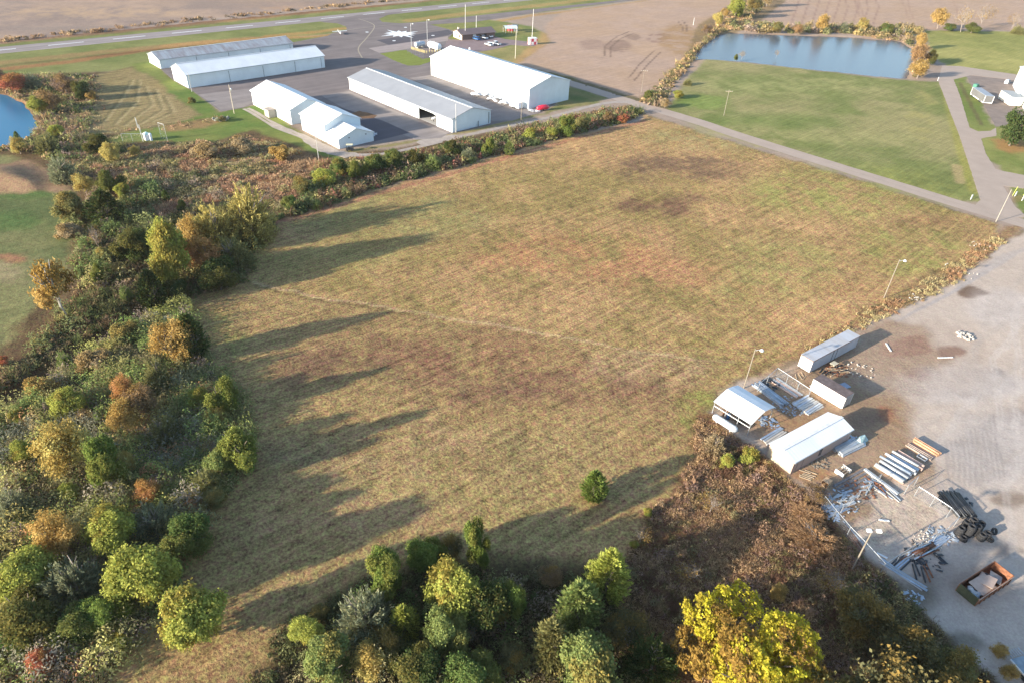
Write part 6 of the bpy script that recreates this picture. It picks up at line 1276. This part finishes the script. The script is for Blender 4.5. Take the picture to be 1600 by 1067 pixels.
# golf cart
p = G(547, 236); e = empty('golf_cart', 'cream-roofed golf cart parked beside the low white annexe', 'golf cart', (*p, 0), math.radians(10))
MB().box(-1.1, 1.1, -.55, .55, .35, .75).box(-.6, .0, -.5, .5, .75, 1.1).obj('body', BLACK, e); MB().box(-1.0, .95, -.62, .62, 1.85, 1.95).obj('canopy', plain('cream_canopy', (.66, .62, .42), .6), e)
for x_ in (-.95, .9):
    for y_ in (-.55, .55): MB().box(x_ - .03, x_ + .03, y_ - .03, y_ + .03, .7, 1.86).obj('canopy_post', BLACK, e)
for x_ in (-.75, .75):
    for y_ in (-.55, .55): MB().lathe([(.02, -.08), (.24, -.08), (.24, .08), (.02, .08)], 12, Matrix.Translation((x_, y_, .24)) @ Matrix.Rotation(math.pi / 2, 4, 'X')).obj('wheel', RUB, e)
def plane(px, th, label, z=0.0, s=1.0, high=True, pos=None):
    p = pos or G(*px); e = empty('light_aircraft', label, 'aircraft', (p[0], p[1], z), th); e.scale = (s, s, s)
    MB().tube([(3.3, 0, 1.1), (2.9, 0, 1.15), (1.8, 0, 1.25), (.4, 0, 1.35), (-1.2, 0, 1.25), (-3.9, 0, 1.35)], [.15, .38, .55, .62, .45, .12], 12).obj('fuselage', CW, e, True)
    wz = 1.95 if high else .95
    MB().add([(.9, -5.2, wz + .1), (-.4, -5.2, wz + .1), (-.6, 0, wz), (1.0, 0, wz), (-.4, 5.2, wz + .1), (.9, 5.2, wz + .1), (.9, -5.2, wz + .2), (-.4, -5.2, wz + .16), (-.6, 0, wz + .14), (1.0, 0, wz + .2), (-.4, 5.2, wz + .16), (.9, 5.2, wz + .2)],
             [(0, 1, 2, 3), (3, 2, 4, 5), (9, 8, 7, 6), (11, 10, 8, 9), (0, 6, 7, 1), (1, 7, 8, 2), (2, 8, 10, 4), (4, 10, 11, 5), (5, 11, 9, 3), (3, 9, 6, 0)]).obj('wing', CW, e)
    MB().box(-4.1, -3.3, -1.6, 1.6, 1.38, 1.44).obj('tailplane', CW, e)
    MB().add([(-3.2, -.04, 1.4), (-4.1, -.04, 1.4), (-4.3, -.04, 2.5), (-3.8, -.04, 2.5), (-3.2, .04, 1.4), (-4.1, .04, 1.4), (-4.3, .04, 2.5), (-3.8, .04, 2.5)], [(0, 1, 2, 3), (7, 6, 5, 4), (0, 4, 5, 1), (1, 5, 6, 2), (2, 6, 7, 3), (3, 7, 4, 0)]).obj('fin', CW, e)
    MB().box(.1, 1.5, -.5, .5, 1.62, 1.9).obj('windscreen', GLASSD, e)
    for x_, y_ in ((2.3, 0), (-.1, 1.1), (-.1, -1.1)):
        MB().lathe([(.02, -.07), (.22, -.07), (.22, .07), (.02, .07)], 10, Matrix.Translation((x_, y_, .22)) @ Matrix.Rotation(math.pi / 2, 4, 'X')).obj('wheel', RUB, e)
        MB().tube([(x_, y_, .25), (x_, y_ * .3, 1.1)], .04, 5).obj('strut', CW, e)
    MB().box(3.38, 3.44, -.06, .06, .2, 2.0).obj('propeller', BLACK, e)
    return e
plane((531, 54), math.radians(-60), 'small white aircraft parked on the grass edge near the taxiway', s=.7)
plane((746, 152), math.radians(160), 'white aircraft parked farthest along the front of the largest hangar', s=.85)
plane((771, 158), math.radians(200), 'white aircraft parked in the middle before the largest hangar', s=.8, high=False)
plane((790, 165), math.radians(150), 'white aircraft parked nearest the white trailer before the largest hangar', s=.8)
pb = at_frame(hB, 49.5, 4.0); plane(None, UA - math.pi / 2 - .2, 'white aircraft standing inside the open hangar bay', .08, .85, pos=pb)
# enclosed white trailer and red vehicle
p = G(803, 170); e = empty('enclosed_trailer', 'white enclosed trailer against the near corner of the largest hangar', 'trailer', (*p, 0), UA)
MB().box(-2.4, 2.4, 0, 2.2, .4, 2.4).obj('body', CW, e); MB().box(-2.45, 2.45, -.03, 2.23, 2.4, 2.46).obj('roof', WHITEP, e)
for x_ in (-.5, .5): MB().lathe([(.02, -.1), (.35, -.1), (.35, .1), (.02, .1)], 12, Matrix.Translation((x_, .02, .35)) @ Matrix.Rotation(math.pi / 2, 4, 'X')).obj('wheel', RUB, e)
CRD = plain('red_car_paint', (.62, .02, .05), .3, spec=.6, var=.06)
p = G(848, 173); e = empty('covered_boat', 'bright red covered boat-shaped trailer on the grass by the largest hangar', 'boat', (*p, 0), math.radians(30))
MB().tube([(-2.6, 0, .9), (-2.0, 0, .95), (-.5, 0, 1.05), (1.2, 0, 1.05), (2.2, 0, 1.0), (2.6, 0, .95)], [.35, .75, .95, .95, .6, .2], 12).obj('cover', CRD, e, True); MB().box(-2.4, 2.4, -.7, .7, .3, .42).obj('trailer_frame', GREYM, e)
for y_ in (-.8, .8): MB().lathe([(.02, -.1), (.33, -.1), (.33, .1), (.02, .1)], 12, Matrix.Translation((-.3, y_, .33)) @ Matrix.Rotation(math.pi / 2, 4, 'X')).obj('wheel', RUB, e)
rubble('litter', 'jumble of pale frames beside the red covered trailer', (835, 174), 60, 1.8, WHITEP, (.2, .9), 'scrap', 21)
# fuel tanks and bollards
def tank(px, th, L, R, label, mat):
    p = G(*px); e = empty('fuel_tank', label, 'fuel tank', (*p, 0), th)
    MB().lathe([(0, -L / 2), (R * .7, -L / 2 + .06), (R * .97, -L / 2 + .3), (R, -L / 2 + .5), (R, L / 2 - .5), (R * .97, L / 2 - .3), (R * .7, L / 2 - .06), (0, L / 2)], 22, Matrix.Translation((0, 0, R + .5)) @ Matrix.Rotation(math.pi / 2, 4, 'Y')).obj('shell', mat, e, True)
    for x_ in (-L * .3, L * .3): MB().box(x_ - .2, x_ + .2, -R * .8, R * .8, 0, .8).obj('saddle', CONCF, e)
    MB().tube([(0, 0, 2 * R + .4), (0, 0, 2 * R + 1.0)], .12, 8).obj('vent', GREYM, e)
tank((679, 79), UA, 7.5, 1.5, 'white cylindrical fuel tank behind the peak of the largest hangar', CW)
tank((656, 75), UH, 5.5, 1.1, 'blue-grey cylindrical fuel tank left of the white one', plain('tank_blue_grey', (.38, .44, .50), .4))
BY = plain('yellow_bollard', (.60, .50, .22), .6)
bm_ = MB().lathe([(.16, 0), (.16, 1.1), (.10, 1.18), (0, 1.2)], 10).mesh('bollard', BY, True)
for i in range(12):
    t = i / 11; p = G(643 + (664 - 643) * t, 77.5 + (83.5 - 77.5) * t); tag(link('bollard', bm_, None, (*p, 0)), 'pale yellow bollard in the row left of the fuel tank fence', 'bollard', 'yellow bollards beside the fuel tanks')
for i in range(7):
    t = i / 6; p = G(667 + (692 - 667) * t, 84 - 3.0 * t); tag(link('bollard', bm_, None, (*p, 0)), 'pale yellow bollard in the row before the white fuel tank', 'bollard', 'bollards before the white fuel tank')
p = G(733.5, 80.5); tag(MB().box(-.4, .4, -.3, .3, 0, 1.2).box(-.3, .3, -.2, .2, 1.2, 1.6).obj('utility_box', WHITEP, None, False, (*p, 0)), 'small white utility box at the edge of the parking lot', 'utility box')
# chequered cabin
p = G(832, 69.5); e = empty('chequered_cabin', 'small red and white chequered equipment cabin at the end of the lawn', 'cabin', (*p, 0), math.radians(25))
m, n, l, b = mat_new('chequer_red_white'); ck = n.new('ShaderNodeTexChecker'); l.new(n.new('ShaderNodeTexCoord').outputs['Object'], ck.inputs[0]); ck.inputs['Scale'].default_value = .72; ck.inputs[1].default_value = (.75, .73, .72, 1); ck.inputs[2].default_value = (.50, .06, .09, 1); l.new(ck.outputs[0], b.inputs['Base Color'])
MB().box(-1.9, 1.9, -1.5, 1.5, 0.01, 2.8).obj('wall', m, e); MB().box(-1.95, 1.95, -1.55, 1.55, 2.8, 2.95).obj('roof', WHITEP, e); MB().box(-2.4, -1.91, -1.0, .2, 0.01, 1.4).obj('cabinet', m, e)
# arched shelter on the lawn
p = G(797, 51.5); e = empty('arched_shelter', 'pale blue arched shelter with legs on the lawn beyond the cars', 'shelter', (*p, 0), math.radians(20))
pf = [(2.0 * math.cos(a), 2.2 + 1.3 * math.sin(a)) for a in np.linspace(math.pi, 0, 9)]; pf2 = pf + [(y * .96, z - .08) for y, z in pf[::-1]]
rf = MB()
for i in range(8): rf.prism([pf[i], pf[i + 1], (pf[i + 1][0] * .97, pf[i + 1][1] - .06), (pf[i][0] * .97, pf[i][1] - .06)], -3.4, 3.4)
rf.obj('roof', plain('pale_blue_roof', (.52, .60, .60), .5), e)
for x_ in (-3.2, 0, 3.2):
    for y_ in (-1.95, 1.95): MB().box(x_ - .06, x_ + .06, y_ - .06, y_ + .06, 0, 2.25).obj('post', WHITEP, e)
p = G(801, 48.5); e = empty('equipment_hut', 'small dark hut with a red corner behind the arched shelter', 'hut', (*p, 0), math.radians(20)); MB().box(-.2, 2.6, -1.2, 1.2, 0, 2.9).obj('wall', plain('slate_wall', (.14, .16, .18), .7), e); MB().box(-2.6, -.21, -1.1, 1.1, 0, 2.7).obj('red_section', CRD, e)
# gauging station in the wet ground
p = G(231, 219); e = empty('equipment_cabinet', 'white equipment cabinet inside the gauging station', 'cabinet', (*p, 0), UA); MB().box(-.8, .8, -.8, .8, 0, 1.8).obj('body', CW, e); MB().add([(-.9, -.9, 1.8), (.9, -.9, 1.8), (.9, .9, 1.8), (-.9, .9, 1.8), (0, 0, 2.5)], [(3, 2, 1, 0), (0, 1, 4), (1, 2, 4), (2, 3, 4), (3, 0, 4)]).obj('cap', plain('mint_paint', (.50, .66, .60), .5), e)
p = G(237, 220); tag(MB().lathe([(.35, 0), (.35, 2.0), (.25, 2.2), (0, 2.25)], 12).obj('white_cylinder', CW, None, True, (*p, 0)), 'white upright cylinder right of the white cabinet', 'cylinder')
def lattice(px, h, label, w=.7, mat=ALUM):
    p = G(*px); e = empty('lattice_mast', label, 'mast', (*p, 0), UA)
    for x_, y_ in ((0, 0), (w, 0)): MB().tube([(x_, y_, 0), (x_, y_, h)], .07, 6).obj('leg', mat, e)
    for k in range(int(h / .8)): MB().tube([(0, 0, k * .8), (w, 0, k * .8 + (.0 if k % 2 else .6))], .05, 5).obj('brace', mat, e)
lattice((223, 221), 5.0, 'ladder-like white mast at the left of the white cabinet'); lattice((215, 200), 3.2, 'short ladder-like mast behind the white cabinet')
# right-hand building, trailer, container
p = G(1582, 135); m_ = Vector(G(1580, 135)); e = gabled('white_building', 'tall white building cut by the right edge beyond the pine', 'building', G(1582, 134), math.atan2(G(1614, 204)[1] - G(1582, 134)[1], G(1614, 204)[0] - G(1582, 134)[0]), 46, 24, 8.0, 11.5)
e = empty('slatted_trailer', 'grey slatted cattle trailer on the pad right of the side road', 'trailer', (*G(1535, 163), 0), math.radians(-8))
Ls, Ws = 13.5, 3.3
SL = ribbed('slatted_side', (.16, .16, .16), .45, 'X', (.1, .1, .1), .3, strength=.8)
MB().box(0, Ws, 0, Ls, .7, 3.2).obj('body', SL, e); MB().box(-.08, Ws + .08, -.08, Ls + .08, 3.2, 3.32).obj('roof', plain('trailer_top', (.27, .30, .34), .6), e)
for x_ in (0, Ws):
    for y_ in (0, Ls): MB().box(x_ - .09, x_ + .09, y_ - .09, y_ + .09, .5, 3.22).obj('corner_post', WHITEP, e)
MB().box(-.1, Ws + .1, -.12, -.02, .45, .75).box(-.12, -.02, -.02, Ls, .45, .75).obj('bottom_rail', WHITEP, e)
for y_ in (2.4, 3.6, 11.0): MB().lathe([(.02, -.14), (.42, -.14), (.42, .14), (.02, .14)], 12, Matrix.Translation((-.05, y_, .42)) @ Matrix.Rotation(math.pi / 2, 4, 'Y')).obj('wheel', RUB, e)
e = empty('storage_box', 'cream box container between the slatted trailer and the white building', 'container', (*G(1576, 166), 0), math.radians(-8))
MB().box(0, 4.6, 0, 10.8, .2, 3.4).obj('body', plain('cream_wall', (.78, .74, .62), .6), e); MB().box(-.1, 4.7, -.1, 10.9, 3.4, 3.55).obj('roof', plain('grey_lid', (.30, .32, .33), .7), e)
p = G(1524, 137); tag(MB().box(-1, 1, -.8, .8, 0, 1.3).box(-1.05, 1.05, -.85, .85, 1.3, 1.4).obj('refuse_bin', plain('bin_green', (.05, .18, .13), .5), None, False, (*p, 0), (0, 0, .6)), 'green refuse bin behind the slatted trailer', 'bin')
p = G(1573, 131); tag(MB().box(-1, 1, -.8, .8, 0, 1.3).box(-.8, .8, -.6, .6, 1.3, 1.7).obj('air_unit', GREYM, None, False, (*p, 0), (0, 0, .6)), 'grey unit at the foot of the white building', 'utility box')
def marker(px, label, h=1.3, m=WHITEP):
    p = G(*px); tag(MB().box(-.25, .25, -.06, .06, 0, h).box(-.28, .28, -.08, .08, h, h + .08).obj('marker_post', m, None, False, (*p, 0), (0, 0, .5)), label, 'marker')
marker((1517, 312), 'white marker panel at the inner corner of the road junction'); marker((1586, 307), 'white marker on the grass right of the road junction'); marker((1597, 314), 'white marker cut by the right edge by the junction', 1.6); marker((1465, 127), 'white post at the near right end of the big pond', 1.6)
for a in (((1582, 306), 'yellow-topped guy stake behind the white marker'), ((1599, 306), 'yellow-green guy stake at the right edge')):
    p = G(*a[0]); tag(MB().tube([(0, 0, 0), (.9, .8, 2.4)], .06, 6).obj('guy_stake', plain('stake_yellow', (.55, .60, .12), .6) if 'stake_yellow' not in bpy.data.materials else bpy.data.materials['stake_yellow'], None, False, (*p, 0)), a[1], 'stake')
# broken crate pile between workshop and hangar
p = G(581, 213); rubble('litter', 'pile of dark pallets and frames behind the workshop corner', (579, 211), 60, 1.8, GREYM, (.2, .9), 'scrap', 31)
sheet('soil_patch', GP([(548, 178), (560, 174), (572, 176), (588, 181), (585, 185), (565, 186)]), pavement('bare_soil', lin(170, 130, 96, .4), .3, .3, .6, 3), .05, .4)
# stack of hay-coloured spoil on the lawn
rubble('rubble', 'grey spoil mound on the lawn below the apron corner', (345, 187), 60, 2.4, plain('spoil_grey', (.26, .26, .22), .9), (.3, 1.0), 'rubble', 41)
# haze
hm = bpy.data.materials.new('thin_haze'); hm.use_nodes = True; hn = hm.node_tree.nodes; hn.remove(hn['Principled BSDF'])
pv = hn.new('ShaderNodeVolumePrincipled'); pv.inputs['Color'].default_value = (.92, .93, .96, 1); pv.inputs['Density'].default_value = .00006; pv.inputs['Anisotropy'].default_value = .2
hm.node_tree.links.new(pv.outputs[0], hn['Material Output'].inputs['Volume'])
hz = MB().box(-4000, 4000, -1200, 5200, -4.0, 76.0).obj('haze', hm); tag(hz, kind='stuff')
